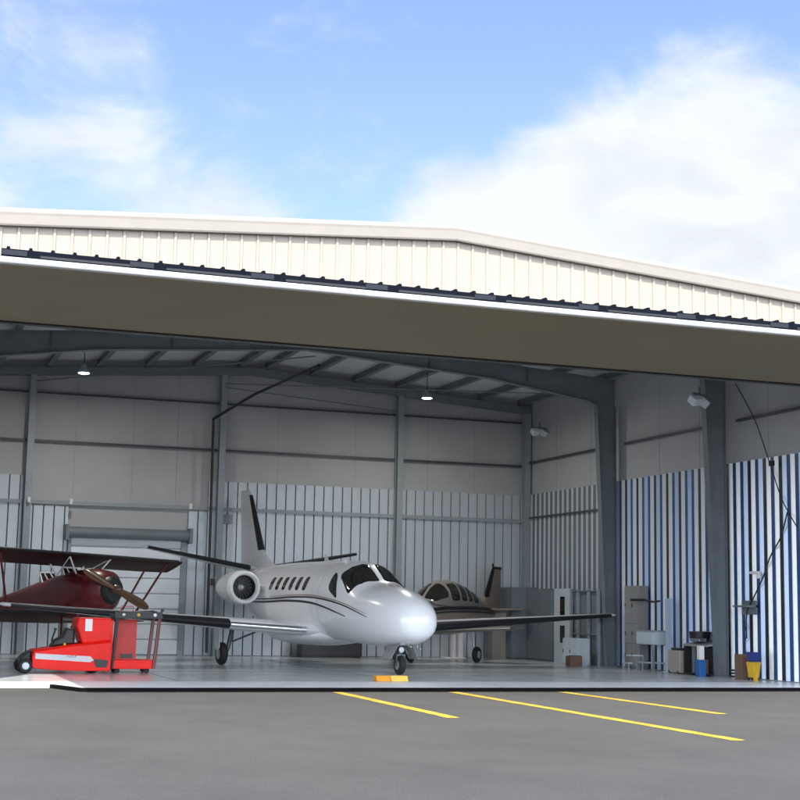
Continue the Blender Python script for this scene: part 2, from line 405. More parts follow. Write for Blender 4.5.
# back liner with narrow grooves
def liner(x0, x1, z0, z1, y):
    m = MB(); x = x0; p = .32
    m.mat(1).box(x0, x1, y-.012, y-.002, z0, z1).mat(0)
    while x < x1-.02:
        a, b = x+.011, min(x+p-.011, x1)
        m.prism([(a, y-.014, 0), (a+.012, y-.05, 0), (b-.012, y-.05, 0), (b, y-.014, 0)], (0, 0, z0), (0, 0, z1))
        c = (a+b)/2
        x += p
    return hb(m, 'wall_liner', ['liner', 'liner_dark'])
liner(XL, 4.2, 0.02, 5.42, YB)
liner(4.2, 5.6, 0.02, 4.52, YB)
liner(9.32, 9.94, 0.02, 4.52, YB)
liner(9.94, XR-.06, 0.02, 5.50, YB)
# right wall liner: outside reflections and sky light put into rib and pan colours
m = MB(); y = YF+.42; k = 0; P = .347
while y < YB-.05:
    back = y > 40.6  # grey at the far end, where the painted reflections fade
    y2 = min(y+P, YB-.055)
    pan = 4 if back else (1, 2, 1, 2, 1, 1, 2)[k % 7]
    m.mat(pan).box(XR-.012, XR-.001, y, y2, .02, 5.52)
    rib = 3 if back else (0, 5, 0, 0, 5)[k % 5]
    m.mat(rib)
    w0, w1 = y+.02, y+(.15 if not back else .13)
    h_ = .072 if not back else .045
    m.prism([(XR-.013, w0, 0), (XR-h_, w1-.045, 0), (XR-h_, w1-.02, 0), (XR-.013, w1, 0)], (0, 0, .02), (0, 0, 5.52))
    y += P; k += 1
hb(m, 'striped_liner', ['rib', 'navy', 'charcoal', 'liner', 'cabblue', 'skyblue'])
# left wall liner (outside the picture, seen in reflections)
m = MB().box(XL+.002, XL+.03, YF+.5, YB-.1, 0.02, 5.5); hb(m, 'wall_liner', 'liner')

# girts
def girt_back(z, x0, x1, y=YB, h=.075, dep=.13, mm='girt'):
    m = MB().box(x0, x1, y-dep, y-.052, z-h/2, z+h/2).box(x0, x1, y-dep-.006, y-dep-.0002, z-h/2-.02, z+h/2+.005)
    return hb(m, 'girt', mm)
posts_x = [4.32, 10.28, 16.3]
segs = [(XL+.1, 4.22), (4.42, 10.18), (10.38, 16.2), (16.4, 20.9)]
for a, b in segs:
    girt_back(8.0, a, b, h=.04)
    girt_back(6.5, a, b, h=.05)
    girt_back(4.62, a, b, h=.09, mm='steel_l')
for z, hh in ((6.6, .07), (4.72, .05)):
    for a, b in ((YF+.6, 33.0), (33.9, 39.1), (40.05, YB-.15)):
        if z < 5 and a < 40: continue
        hb(MB().box(XR-.13, XR-.058, a, b, z-hh/2, z+hh/2), 'girt', 'girt')
# wind posts at the back wall
def post(x, top, w=.2):
    m = MB()
    m.box(x-w/2, x+w/2, YB-.40, YB-.385, 0, top).box(x-w/2, x+w/2, YB-.165, YB-.15, 0, top).box(x-.012, x+.012, YB-.3848, YB-.1652, 0, top)
    m.box(x-w/2-.05, x+w/2+.05, YB-.44, YB-.14, 0, .02)
    return hb(m, 'post', 'steel_l')
for x in posts_x: post(x, roof_z(x, 0)-.32)
post(20.93, 8.35, .22)

# rigid frames
def frame(y, dc=(.28, .62), dr=(.75, .45), fl=.24):
    for sx in (-1, 1):
        xo = (XR-.18) if sx > 0 else (XL+.18)      # outer flange line
        def X(d): return xo-sx*d
        zt = roof_z(xo, 0)-.26
        hz = 7.75
        # column: web + two flanges, tapered
        m = MB()
        T = [(X(0), y, .02), (X(dc[0]), y, .02), (X(dc[1]), y, hz), (X(0), y, hz)]
        m.prism(T, (0, -.012, 0), (0, .012, 0))
        for (a, b) in ((T[1], T[2]), (T[0], T[3])):
            a = Vector(a); b = Vector(b)
            q = [a, a+Vector((-sx*.016, 0, 0)), b+Vector((-sx*.016, 0, 0)), b]
            m.prism(q, (0, -fl/2, 0), (0, fl/2, 0))
        m.box(min(X(-.02), X(dc[0]+.08)), max(X(-.02), X(dc[0]+.08)), y-fl/2-.03, y+fl/2+.03, 0.0, .02)
        hb(m, 'column', 'steel')
        # rafter: web + flanges
        m = MB()
        xk = X(dc[1]); xm = xo+(XC-xo)*.42
        zr = lambda x: roof_z(x, 0)-.22
        bot = [(X(0), hz), (xk, hz), (X(dc[1]+.35), zr(X(dc[1]+.35))-dr[0]+.03), (xm, zr(xm)-dr[1]-.03), (XC, zr(XC)-dr[1])]
        top = [(XC, zr(XC)), (X(0), zr(xo))]
        m.prism([(a, y, b) for a, b in bot+top], (0, -.012, 0), (0, .012, 0))
        for i in range(1, len(bot)-1):
            (x0, z0), (x1, z1) = bot[i], bot[i+1]
            m.prism([(x0, y, z0), (x1, y, z1), (x1, y, z1-.018), (x0, y, z0-.018)], (0, -fl/2, 0), (0, fl/2, 0))
        m.prism([(XC, y, zr(XC)), (X(0), y, zr(xo)), (X(0), y, zr(xo)+.016), (XC, y, zr(XC)+.016)], (0, -fl/2, 0), (0, fl/2, 0))
        for tt in (.3, .62, .9):
            xs = xo+(XC-xo)*tt
            m.box(xs-.008, xs+.008, y-fl/2+.01, y+fl/2-.01, zr(xs)-dr[1]-.02+.06, zr(xs)-.01)
        hb(m, 'rafter', 'steel')
frame(33.5); frame(39.6)
# end frame at the back wall: shallow
m = MB()
for s0, s1 in ((XL+.1, XC), (XC, XR-.1)):
    m.prism([(s0, 0, roof_z(s0, 0)-.48), (s1, 0, roof_z(s1, 0)-.48), (s1, 0, roof_z(s1, 0)-.24), (s0, 0, roof_z(s0, 0)-.24)], (0, YB-.42, 0), (0, YB-.16, 0))
hb(m, 'rafter', 'steel')
# purlins
for sx in (-1, 1):
    for i in range(7):
        d = .45+1.5*i
        x = XC+sx*d
        z = roof_z(x, 0)
        m = MB()
        m.box(x-.01, x+.01, YF+.2, YB-.14, z-.20, z-.006).box(x-.08, x+.08, YF+.2, YB-.14, z-.215, z-.2002)
        hb(m, 'purlin', 'steel')
# ceiling cross rods
for (a, b) in (((10.3, 45.9, 8.62), (20.8, 39.9, 8.15)), ((4.4, 45.9, 8.3), (11.5, 39.8, 8.65)),((10.3, 45.9, 8.5), (16.2, 46.0, 8.1))):
    hb(MB().tube([a, b], .02, 6), 'brace_rod', 'steel')
# roll-up door in the back wall
m = MB(); z = .02
while z < 3.5:
    m.prism([(0, YB-.03, z), (0, YB-.075, z+.03), (0, YB-.075, z+.43), (0, YB-.03, z+.46)], (5.72, 0, 0), (9.12, 0, 0)); z += .47
rd = hb(m, 'roll_up_door', 'rollup')
for x0, x1 in ((5.61, 5.715), (9.125, 9.31)): hb(MB().box(x0, x1, YB-.15, YB-.004, 0, 3.52), 'door_track', 'steel_l', parent=rd)
mm_ = MB().lathe([(0, .17), (3.72, .17)], (5.6, YB-.26, 3.72), (1, 0, 0), 16)
mm_.box(5.5, 5.6, YB-.46, YB-.06, 3.48, 3.95).box(9.32, 9.42, YB-.46, YB-.06, 3.48, 3.95)
hb(mm_, 'roller_box', 'steel', parent=rd, smooth=True)
for x in (4.34, 5.6, 9.3):
    hb(MB().tube([(x, YB-.5, 4.72), (x, YB-.5, 4.56)], .05, 10), 'girt_cap', 'white')
# down pipe and diagonal brace
hb(MB().tube([(11.7, 40.1, 8.45), (10.7, 43.6, 8.0), (9.93, 45.85, 7.45), (9.95, 45.9, 7.2), (10.0, 45.95, .1)], .045, 8), 'down_pipe', 'black', smooth=True)
hb(MB().box(10.42, 10.72, YB-.2, YB-.06, 4.15, 4.45), 'junction_box', 'steel_l', bevel=.01)
hb(MB().box(10.05, 10.16, YB-.5, YB-.38, 2.2, 2.4), 'switch_box', 'black')

# raised door
YD, ZD, ZU = 22.75, 6.70, 6.84
door_x0, door_x1 = 1.55, XR+.5
def dz(y): return ZU+(ZD-ZU)*(YF-.02-y)/(YF-.02-YD)
m = MB().mat(0)
m.prism([(0, YF-.02, ZU), (0, YD+.02, dz(YD+.02)), (0, YD+.02, dz(YD)+.05), (0, YF-.02, ZU+.05)], (door_x0, 0, 0), (door_x1, 0, 0))
hd = hb(m, 'raised_door', 'door_under')
m = MB().prism([(0, YF-.05, ZU+.06), (0, YD+.05, ZD+.06), (0, YD+.05, ZD+.225), (0, YF-.05, ZU+.225)], (door_x0+.03, 0, 0), (door_x1-.03, 0, 0))
x = door_x0+.1
while x < door_x1-.1:
    m.prism([(x-.032, YD+.0, ZD+.23), (x+.032, YD+.0, ZD+.23), (x+.02, YD+.0, ZD+.27), (x-.02, YD+.0, ZD+.27)], (0, 0, 0), (0, 5.4, .12))
    x += .335
hb(m, 'door_skin', 'navyband', parent=hd)
m = MB().mat(0)
m.box(door_x0, door_x1, YD-.02, YD+.04, ZD+.10, ZD+.228)
x = door_x0+.3; 
m.mat(1)
while x < door_x1-.5:
    m.box(x+.28, x+1.75, YD-.035, YD-.022, ZD+.118, ZD+.155); x += 1.95
m.mat(2); x = door_x0+.1
while x < door_x1-.3:
    m.box(x-.1, x+.28, YD-.045, YD-.022, ZD+.125, ZD+.205); x += 1.95
hb(m, 'edge_beam', ['navyband', 'black', 'plate'], parent=hd)
m = MB().prism([(0, YD-.06, ZD+.0), (0, YD-.075, ZD+.04), (0, YD-.06, ZD+.095), (0, YD+.05, ZD+.095), (0, YD+.05, ZD-.006), (0, YD-.02, ZD-.012)], (door_x0-.02, 0, 0), (door_x1, 0, 0))
hb(m, 'lip_trim', 'lipw', parent=hd, bevel=.008)
m = MB().box(door_x0, door_x1, YF-.10, YF+.06, ZU-.035, ZU-.002)
hb(m, 'hinge_strip', 'black', parent=hd)

# ------------------------------------------------------------------ business jet
jet_h = math.atan2(-.9937, .110)
jet = empty('business_jet', (12.24, 34.3, 0), jet_h, 'white twin engine business jet with black deice boots parked nose out', 'airplane')
ST = [  # x, zc, half width, top, bottom
    (1.22, 1.24, .02, 1.26, 1.22), (1.20, 1.24, .16, 1.40, 1.09), (1.12, 1.25, .37, 1.56, .93), (.95, 1.28, .53, 1.73, .82), (.65, 1.315, .66, 1.89, .73),
    (.25, 1.345, .765, 2.02, .685), (-.2, 1.37, .835, 2.11, .665), (-.7, 1.41, .885, 2.17, .66), (-1.0, 1.44, .905, 2.25, .66),
    (-1.35, 1.48, .925, 2.46, .662), (-1.75, 1.55, .945, 2.68, .67), (-2.2, 1.62, .96, 2.78, .68), (-3.0, 1.68, .98, 2.82, .70), (-5.0, 1.72, .98, 2.83, .72),
    (-7.0, 1.75, .96, 2.82, .78), (-8.4, 1.85, .84, 2.78, .98), (-9.6, 2.0, .62, 2.72, 1.32), (-10.6, 2.15, .38, 2.66, 1.66), (-11.3, 2.3, .14, 2.56, 2.04)]
def st_at(x):
    if x >= ST[0][0]: return ST[0][1:]
    for i in range(len(ST)-1):
        if ST[i][0] >= x >= ST[i+1][0]:
            t = (ST[i][0]-x)/(ST[i][0]-ST[i+1][0])
            p0 = ST[max(i-1, 0)]; p1 = ST[i]; p2 = ST[i+1]; p3 = ST[min(i+2, len(ST)-1)]
            res = []
            for k in range(1, 5):
                d = p1[0]-p2[0]
                m1 = (p2[k]-p0[k])/max(p0[0]-p2[0], 1e-6)*d if i > 0 else p2[k]-p1[k]
                m2 = (p3[k]-p1[k])/max(p1[0]-p3[0], 1e-6)*d if i < len(ST)-2 else p2[k]-p1[k]
                h = (2*t**3-3*t*t+1)*p1[k]+(t**3-2*t*t+t)*m1+(-2*t**3+3*t*t)*p2[k]+(t**3-t*t)*m2
                res.append(h)
            return res
    return ST[-1][1:]
EXPO = 2.15
def fus(x, al, off=0.0):
    """point on the fuselage: al = angle from the top in degrees, + to the aircraft's left (+y)"""
    zc, hw, zt, zb = st_at(x)
    a = math.radians(al); s, c = math.sin(a), math.cos(a)
    y = (hw+off)*math.copysign(abs(s)**(2/EXPO), s)
    hh = (zt-zc) if c > 0 else (zc-zb)
    z = zc+(hh+off)*math.copysign(abs(c)**(2/EXPO), c)
    return Vector((x, y, z))
xs = []
for i in range(len(ST)-1):
    k = 5 if i > 5 else 3
    for q in range(k): xs.append(ST[i][0]+(ST[i+1][0]-ST[i][0])*q/k)
xs.append(ST[-1][0])
MB().loft([[fus(x, a) for a in range(0, 360, 6)] for x in xs]).build('fuselage', 'jet', jet, smooth=True)

def patch(fn, corners, off, n=10, th=.0, expo=3.5, rounded=True):
    """filled rounded quad laid on the surface fn(x,al,off)"""
    m = MB(); rings = []
    for r in range(n+1):
        rr = r/n; ring = []
        for k in range(36):
            t = 2*PI*k/36
            c, s = math.cos(t), math.sin(t)
            u = math.copysign(abs(c)**(2/expo), c)*rr; v = math.copysign(abs(s)**(2/expo), s)*rr
            u = (u+1)/2; v = (v+1)/2
            (x0, a0), (x1, a1), (x2, a2), (x3, a3) = corners
            x = (x0*(1-u)+x1*u)*(1-v)+(x3*(1-u)+x2*u)*v; a = (a0*(1-u)+a1*u)*(1-v)+(a3*(1-u)+a2*u)*v
            ring.append(fn(x, a, off if r < n else -.01))
        rings.append(ring)
    m.loft(rings, cap0=False, cap1=False)
    return m
def pane(name, cs, off=.008, frame_off=None, expo=3.5, parent=None, fn=fus, pm='glass', par=None):
    o = patch(fn, cs, off, expo=expo).build(name, pm, par or jet, smooth=True)
    return o
for sgn in (-1, 1):
    # windshield front panes, side panes, crescent panel
    pane('windshield', [(-.98, 2.2*sgn), (-1.80, 3.2*sgn), (-2.04, 50*sgn), (-1.26, 66*sgn)], off=.022, expo=9)
    pane('side_window', [(-2.12, 50*sgn), (-2.40, 42*sgn), (-2.42, 72*sgn), (-1.72, 82*sgn)], expo=4)
    for k in range(6):
        x = -3.75-.50*k
        pane('cabin_window', [(x, 54*sgn), (x-.26, 54*sgn), (x-.36, 76*sgn), (x-.10, 76*sgn)], expo=4)
def seam(x, name='panel_seam', w=.007, a0=0, a1=360, step=6):
    m = MB()
    m.loft([[fus(x+w, a, .0035) for a in range(a0, a1+1, step)], [fus(x-w, a, .0035) for a in range(a0, a1+1, step)]], closed=False)
    return m.build(name, 'steel_l', jet)
for x in (-3.35, -7.1): seam(x, w=.004)
def seam_path(pts, w=.007):
    m = MB(); L1, L2 = [], []
    for (x0, a0), (x1, a1) in zip(pts, pts[1:]):
        for k in range(9):
            q = k/8; L1.append((x0+(x1-x0)*q, a0+(a1-a0)*q))
    m.loft([[fus(x+w, a+.4, .004), fus(x-w, a-.4, .004)] for x, a in L1], closed=False)
    return m.build('panel_seam', 'steel_l', jet)
for sgn in (-1, 1):
    seam_path([(-2.95, 36*sgn), (-2.95, 118*sgn)])
# swoosh stripes on both flanks
def al_of(x, z):
    zc, hw, zt, zb = st_at(x)
    hh = (zt-zc) if z > zc else (zc-zb)
    t = max(-.999, min(.999, (z-zc)/hh))
    c = math.copysign(abs(t)**(EXPO/2), t)
    return math.degrees(math.acos(c))
def ribbon(pts, w, sgn, mm):
    m = MB(); n = 60; a, b, e, f = [], [], [], []
    for i in range(n+1):
        t = i/n*(len(pts)-1); k = min(int(t), len(pts)-2); q = t-k
        p0 = pts[max(k-1, 0)]; p1 = pts[k]; p2 = pts[k+1]; p3 = pts[min(k+2, len(pts)-1)]
        cr = lambda j: .5*((2*p1[j])+(-p0[j]+p2[j])*q+(2*p0[j]-5*p1[j]+4*p2[j]-p3[j])*q*q+(-p0[j]+3*p1[j]-3*p2[j]+p3[j])*q**3)
        x, z = cr(0), cr(1); ww = w*(.15+.85*math.sin(PI*min(1, (i/n)*1.0+.0))**.5 if i not in (0, n) else .1)
        a.append(fus(x, sgn*al_of(x, z+ww), .007)); b.append(fus(x, sgn*al_of(x, z-ww), .007))
    m.loft([[p, q] for p, q in zip(a, b)], closed=False)
    return m.build('stripe', mm, jet, smooth=True)
for sgn in (-1, 1):
    ribbon([(-9.0, 1.72), (-7.0, 1.70), (-4.8, 1.74), (-3.0, 1.66), (-1.2, 1.36)], .030, sgn, 'black')
    ribbon([(-8.6, 1.78), (-6.4, 1.79), (-4.6, 1.84), (-3.0, 1.82), (-1.5, 1.66), (-.1, 1.36)], .022, sgn, 'black')
    ribbon([(-6.4, 1.84), (-4.6, 1.895), (-3.0, 1.87), (-1.5, 1.71), (-.2, 1.44)], .012, sgn, 'gold')
# airfoil surfaces
def foil(le, te, th, n=22, up=Vector((0, 0, 1))):
    """closed ring of an airfoil between le and te points"""
    le, te = Vector(le), Vector(te); ch = te-le; r = []
    for k in range(n):
        t = 2*PI*k/n; u = (1-math.cos(t))/2
        y = 5*th*(.2969*math.sqrt(max(u, 0))-.126*u-.3516*u*u+.2843*u**3-.1036*u**4)
        r.append(le+ch*u+up*(y*ch.length*(1.15 if t < PI else -.85)))
    return r
def foil_front(le, te, th, frac, off=.012, n=12, up=Vector((0, 0, 1))):
    le, te = Vector(le), Vector(te); ch = te-le; L_ = ch.length; r = []
    for k in range(n+1):
        s_ = -1+2*k/n; u = frac*s_*s_
        y = 5*th*(.2969*math.sqrt(u)-.126*u-.3516*u*u+.2843*u**3-.1036*u**4)
        q = abs(s_)
        o = off if q < .99 else -.002
        r.append(le+ch*u-ch.normalized()*off*(1-q)+up*math.copysign(y*L_*(1.15 if s_ > 0 else .85)+o, s_))
    return r
def wing(sgn):
    root = ((-3.3, .2*sgn, .93), (-6.45, .2*sgn, .90)); mid = ((-3.55, 2.9*sgn, 1.09), (-5.95, 2.9*sgn, 1.10)); tip = ((-3.68, 8.8*sgn, 1.50), (-4.5, 8.8*sgn, 1.52))
    rr = [(root, .13), (mid, .14), (tip, .12)]
    rings = []
    for i in range(2):
        (a, t0), (b, t1) = rr[i], rr[i+1]
        for k in range(6):
            q = k/6
            rings.append(foil(Vector(a[0]).lerp(b[0], q), Vector(a[1]).lerp(b[1], q), t0+(t1-t0)*q))
    rings.append(foil(tip[0], tip[1], .12))
    rings.append(foil(Vector(tip[0])+Vector((-.10, .10*sgn, .01)), Vector(tip[1])+Vector((.05, .10*sgn, .01)), .05))
    wg = MB().loft(rings).build('wing', 'jetgrey' if False else 'jet', jet, smooth=True)
    def strip(q0, q1, name, mm, frac, pr):
        R_ = []
        for k in range(13):
            q = q0+(q1-q0)*k/12; yv = .2+8.6*q
            if yv < 2.9: t = (yv-.2)/2.7; a = (Vector(root[0]).lerp(mid[0], t), Vector(root[1]).lerp(mid[1], t)); th = .13+.01*t
            else: t = (yv-2.9)/5.9; a = (Vector(mid[0]).lerp(tip[0], t), Vector(mid[1]).lerp(tip[1], t)); th = .14-.02*t
            R_.append(foil_front(a[0], a[1], th, frac*(1+.0*q)))
        return MB().loft(R_, closed=False).build(name, mm, wg, smooth=True)
    if sgn < 0:
        strip(.10, .335, 'polished_edge', 'chrome', .02, wg); strip(.337, .985, 'deice_boot', 'boot', .10, wg)
    else:
        strip(.09, .985, 'deice_boot', 'boot', .10, wg)
    # aileron / flap gap line
    return wg
for s_ in (-1, 1): wing(s_)
# wing root fairing
m = MB(); rings = []
for k in range(13):
    t = k/12; x = -3.0-4.2*t; r = math.sin(PI*min(1, max(0, t*.96+.02)))**.5
    rings.append([Vector((x, 1.30*r*math.cos(a), .84+.30*r*math.sin(a))) for a in [2*PI*i/24 for i in range(24)]])
m.loft(rings).build('wing_fairing', 'jet', jet, smooth=True)
# horizontal stabilisers
for sgn in (-1, 1):
    a = ((-9.75, .12*sgn, 2.70), (-11.25, .12*sgn, 2.66)); b = ((-10.25, 3.45*sgn, 3.27), (-11.05, 3.45*sgn, 3.27))
    R_ = [foil(Vector(a[0]).lerp(b[0], k/6), Vector(a[1]).lerp(b[1], k/6), .11) for k in range(7)]
    sb = MB().loft(R_).build('stabiliser', 'jetgrey', jet, smooth=True)
    R_ = [foil_front(Vector(a[0]).lerp(b[0], q), Vector(a[1]).lerp(b[1], q), 0.11, .17) for q in [.06+.93*k/10 for k in range(11)]]
    MB().loft(R_, closed=False).build('deice_boot', 'boot', sb, smooth=True)
# fin with dorsal fillet
UP = Vector((0, 1, 0))
secs = [((-8.2, 0, 2.70), (-11.6, 0, 2.55), .03), ((-9.1, 0, 3.0), (-11.55, 0, 2.9), .05), ((-9.55, 0, 3.28), (-11.55, 0, 3.2), .08), ((-10.75, 0, 5.02), (-11.75, 0, 5.02), .09), ((-10.98, 0, 5.2), (-11.75, 0, 5.2), .07)]
R_ = [foil(a, b, t, up=UP) for a, b, t in secs]
fin = MB().loft(R_).build('fin', 'jetgrey', jet, smooth=True)
A, B = secs[2], secs[3]
R_ = [foil_front(Vector(A[0]).lerp(B[0], q), Vector(A[1]).lerp(B[1], q), 0.095, .16, up=UP) for q in [.0+k/10 for k in range(11)]]
MB().loft(R_, closed=False).build('deice_boot', 'boot', fin, smooth=True)
# engines
for sgn in (-1, 1):
    cy = 1.50*sgn; cz = 2.10; x0 = -6.95
    prof = [(0, .40), (-.02, .425), (-.06, .45), (-.2, .475), (-.5, .49), (-.9, .47), (-1.3, .40), (-1.7, .30), (-1.71, .26), (-1.3, .24)]
    en = MB().lathe([(-t, r_) for t, r_ in prof], (x0, cy, cz), (-1, 0, 0), 32, cap=False).build('engine', 'jetgrey', jet, smooth=True)
    MB().lathe([(.22, .478), (.08, .470), (.0, .455), (-.03, .42), (-.02, .385), (.03, .355), (.10, .34)], (x0, cy, cz), (-1, 0, 0), 32, cap=False).build('intake_lip', 'lip', en, smooth=True)
    MB().lathe([(.10, .339), (.45, .345), (.452, .0)], (x0, cy, cz), (-1, 0, 0), 32, cap=False).build('intake_duct', 'engine_in', en, smooth=True)
    m = MB()
    for k in range(20):
        a = 2*PI*k/20; T = Matrix.Translation((x0-.40, cy, cz)) @ Matrix.Rotation(a, 4, 'X') @ Matrix.Rotation(.6, 4, 'Z')
        m.box(-.045, .045, -.003, .003, .06, .345, T)
    m.build('fan', 'alu', en)
    MB().lathe([(.2, .0), (.24, .04), (.34, .085), (.44, .09)], (x0, cy, cz), (-1, 0, 0), 16).build('spinner', 'white', en, smooth=True)
    # pylon
    ys = sorted((.80*sgn, 1.1*sgn))
    MB().loft([foil((-7.2, .72*sgn, 2.12), (-8.8, .60*sgn, 2.12), .09), foil((-7.3, 1.14*sgn, 2.12), (-8.35, 1.14*sgn, 2.12), .12)]).build('pylon', 'jetgrey', jet, smooth=True)
    
def wheel_geo(par, name, c, r, w, axis=(0, 1, 0), hubm='alu'):
    ax = Vector(axis)
    o = Vector(c)-ax*w/2
    prof = [(0, r*.55), (0, r*.80), (w*.12, r*.93), (w*.3, r*.99), (w*.5, r), (w*.7, r*.99), (w*.88, r*.93), (w, r*.80), (w, r*.55)]
    wh = MB().lathe(prof, o, axis, 28).build(name, 'tyre', par, smooth=True)
    return wh, o, ax
def wheel(par, c, r, w, axis=(0, 1, 0), hubm='alu', sub=True):
    wh, o, ax = wheel_geo(par, 'wheel', c, r, w, axis)
    if sub:
        m = MB()
        m.lathe([(-.012, r*.12), (-.012, r*.40), (.004, r*.52), (w-.004, r*.52), (w+.012, r*.40), (w+.012, r*.12)], o, axis, 20)
        m.build('rim', hubm, wh, smooth=True)
    return wh
# nose gear
GX, GY = .28, -.12
MB().tube([(GX-.06, GY, .80), (GX-.03, GY, .46)], .06, 12).tube([(GX-.03, GY, .48), (GX, GY, .30)], .042, 12).tube([(GX, GY-.10, .25), (GX, GY+.10, .25)], .035, 10)\
    .box(GX-.05, GX+.06, GY-.115, GY-.09, .22, .46).box(GX-.05, GX+.06, GY+.09, GY+.115, .22, .46).box(GX-.06, GX+.07, GY-.115, GY+.115, .455, .49).tube([(GX-.1, GY, .62), (GX-.5, GY, .80)], .025, 8)\
    .tube([(GX, GY+.05, .78), (GX+.10, GY+.16, .50)], .03, 8).tube([(GX+.04, GY, .46), (GX+.16, GY, .38), (GX+.04, GY, .28)], .02, 6).build('nose_gear', 'gear', jet, smooth=True)
wheel(jet, (GX, GY, .24), .24, .15)
for sgn in (-1, 1):
    MB().prism([(GX-.3, GY+.17*sgn, .76), (GX+.30, GY+.17*sgn, .76), (GX+.24, GY+.37*sgn, .38), (GX-.26, GY+.37*sgn, .38)], (0, 0, 0), (0, .014, 0)).build('gear_door', 'cab', jet)
MB().lathe([(0, .05), (.03, .07), (.06, .07), (.07, .055)], (GX+.03, GY, .60), (1, 0, 0), 16).build('taxi_light', 'lampoff', jet, smooth=True)
# main gear
for sgn in (-1, 1):
    cx, cy = -5.45, 2.55*sgn
    MB().tube([(cx, cy*.93, 1.02), (cx+.02, cy*.98, .42)], .06, 12).tube([(cx+.02, cy*.98, .42), (cx-.02, cy, .28)], .045, 12)\
        .tube([(cx, cy*.6, .95), (cx, cy*.93, .62)], .025, 8).build('main_gear', 'gear', jet, smooth=True)
    wheel(jet, (cx, cy+.11*sgn, .30), .30, .20)
    yy = cy+.25*sgn
    MB().prism([(cx-.22, yy, .98), (cx+.22, yy, .98), (cx+.20, yy-.01*sgn, .46), (cx+.02, yy-.01*sgn, .36), (cx-.20, yy-.01*sgn, .50)], (0, 0, 0), (0, .015*sgn, 0)).build('gear_door', 'jetgrey', jet)
# small parts: beacon, pitot, antenna
MB().lathe([(0, .07), (.05, .06), (.09, .02)], (-2.6, -.35, 2.74), (0, 0, 1), 12).build('beacon', 'white', jet, smooth=True)
MB().tube([(.75, -.15, .78), (.80, -.15, .70), (.95, -.15, .69)], .014, 6).build('pitot_tube', 'chrome', jet)
MB().tube([(.35, .30, .74), (.40, .30, .64), (.55, .30, .63)], .014, 6).build('pitot_tube', 'chrome', jet)
MB().prism([(-4.8, -.008, 2.83), (-4.5, -.008, 2.83), (-4.7, -.008, 3.02), (-4.8, -.008, 3.02)], (0, 0, 0), (0, .016, 0)).build('antenna', 'jetgrey', jet)

# chocks
for x0, x1, mm, lab in ((10.56, 10.88, 'orange', 'deep orange chock half on the hangar floor in front of the jet nosewheel'), (10.89, 11.29, 'chockyel', 'pale yellow chock block beside the orange one below the jet nose')):
    o = MB().prism([(x0, 31.0, 0.001), (x0, 31.3, 0.001), (x0, 31.25, .12), (x0, 31.07, .12)], (0, 0, 0), (x1-x0, 0, 0)).build('wheel_chock', mm, bevel=.012)
    tag(o, lab, 'wheel chock')

# ------------------------------------------------------------------ second aircraft
p2h = math.atan2(-.66, -.75)
pl = empty('propeller_airplane', (16.55, 42.85, 0), p2h, 'small low wing propeller airplane with long bubble canopy parked behind the jet wing', 'airplane')
ST2 = [(2.3, 1.35, .30, 1.60, 1.10), (1.9, 1.37, .42, 1.75, .95), (1.2, 1.38, .50, 1.86, .86), (.6, 1.38, .56, 1.90, .82), (-.6, 1.38, .58, 1.90, .80), (-1.6, 1.40, .50, 1.88, .86),
       (-2.6, 1.45, .34, 1.80, 1.05), (-3.6, 1.52, .16, 1.72, 1.28), (-4.1, 1.56, .06, 1.66, 1.42)]
def ring2(s, n=28): 
    x, zc, hw, zt, zb = s
    r = []
    for k in range(n):
        a = 2*PI*k/n; c, s_ = math.cos(a), math.sin(a)
        hh = (zt-zc) if c > 0 else (zc-zb)
        r.append(Vector((x, hw*math.copysign(abs(s_)**.85, s_), zc+hh*math.copysign(abs(c)**.85, c))))
    return r
f2 = MB().loft([ring2(s) for s in ST2]).build('fuselage', 'taupe', pl, smooth=True)
# side cheat line
for sgn in (-1, 1):
    pts = [(1.9, .43, 1.55), (.6, .585, 1.64), (-.6, .60, 1.66), (-1.6, .52, 1.66), (-2.6, .36, 1.64), (-3.6, .18, 1.60)]
    for dz0, w0, mm in ((-.02, .05, 'black'), (-.13, .022, 'black'), (-.30, .10, 'brown')):
        MB().loft([[(x, sgn*(y+.004), z+dz0+w0), (x, sgn*(y+.008), z+dz0-w0)] for x, y, z in pts], closed=False).build('stripe', mm, f2)
# canopy: glazed hump from the windscreen to the rear
CP = [(1.15, 1.80, .42, 1.84), (.65, 1.74, .52, 2.24), (.1, 1.72, .56, 2.46), (-.5, 1.72, .57, 2.50), (-1.2, 1.72, .54, 2.40), (-2.0, 1.72, .45, 2.16), (-3.0, 1.68, .28, 1.82)]
def can(t, al, off=0.0):
    k = min(int(t), len(CP)-2); q = t-k
    x, zb, hw, zt = [CP[k][i]+(CP[k+1][i]-CP[k][i])*q for i in range(4)]
    a = math.radians(al)
    return Vector((x, (hw+off)*math.sin(a), zb-.05+(zt-zb+.05+off)*abs(math.cos(a))**.8))
MB().loft([[can(t/4, a) for a in range(-90, 91, 9)] for t in range(0, 25)], closed=False).build('canopy_shell', 'taupe', pl, smooth=True)
for sgn in (-1, 1):
    for (t0, t1, a0, a1) in ((.12, 1.75, 3, 74), (1.9, 2.85, 30, 82), (3.0, 3.6, 32, 82), (3.75, 4.2, 36, 82), (4.35, 4.9, 42, 82)):
        patch(lambda x, a, o: can(x, a, o), [(t0, a0*sgn), (t1, a0*sgn), (t1, a1*sgn), (t0, a1*sgn)], .012, expo=6).build('canopy_window', 'glass', pl, smooth=True)
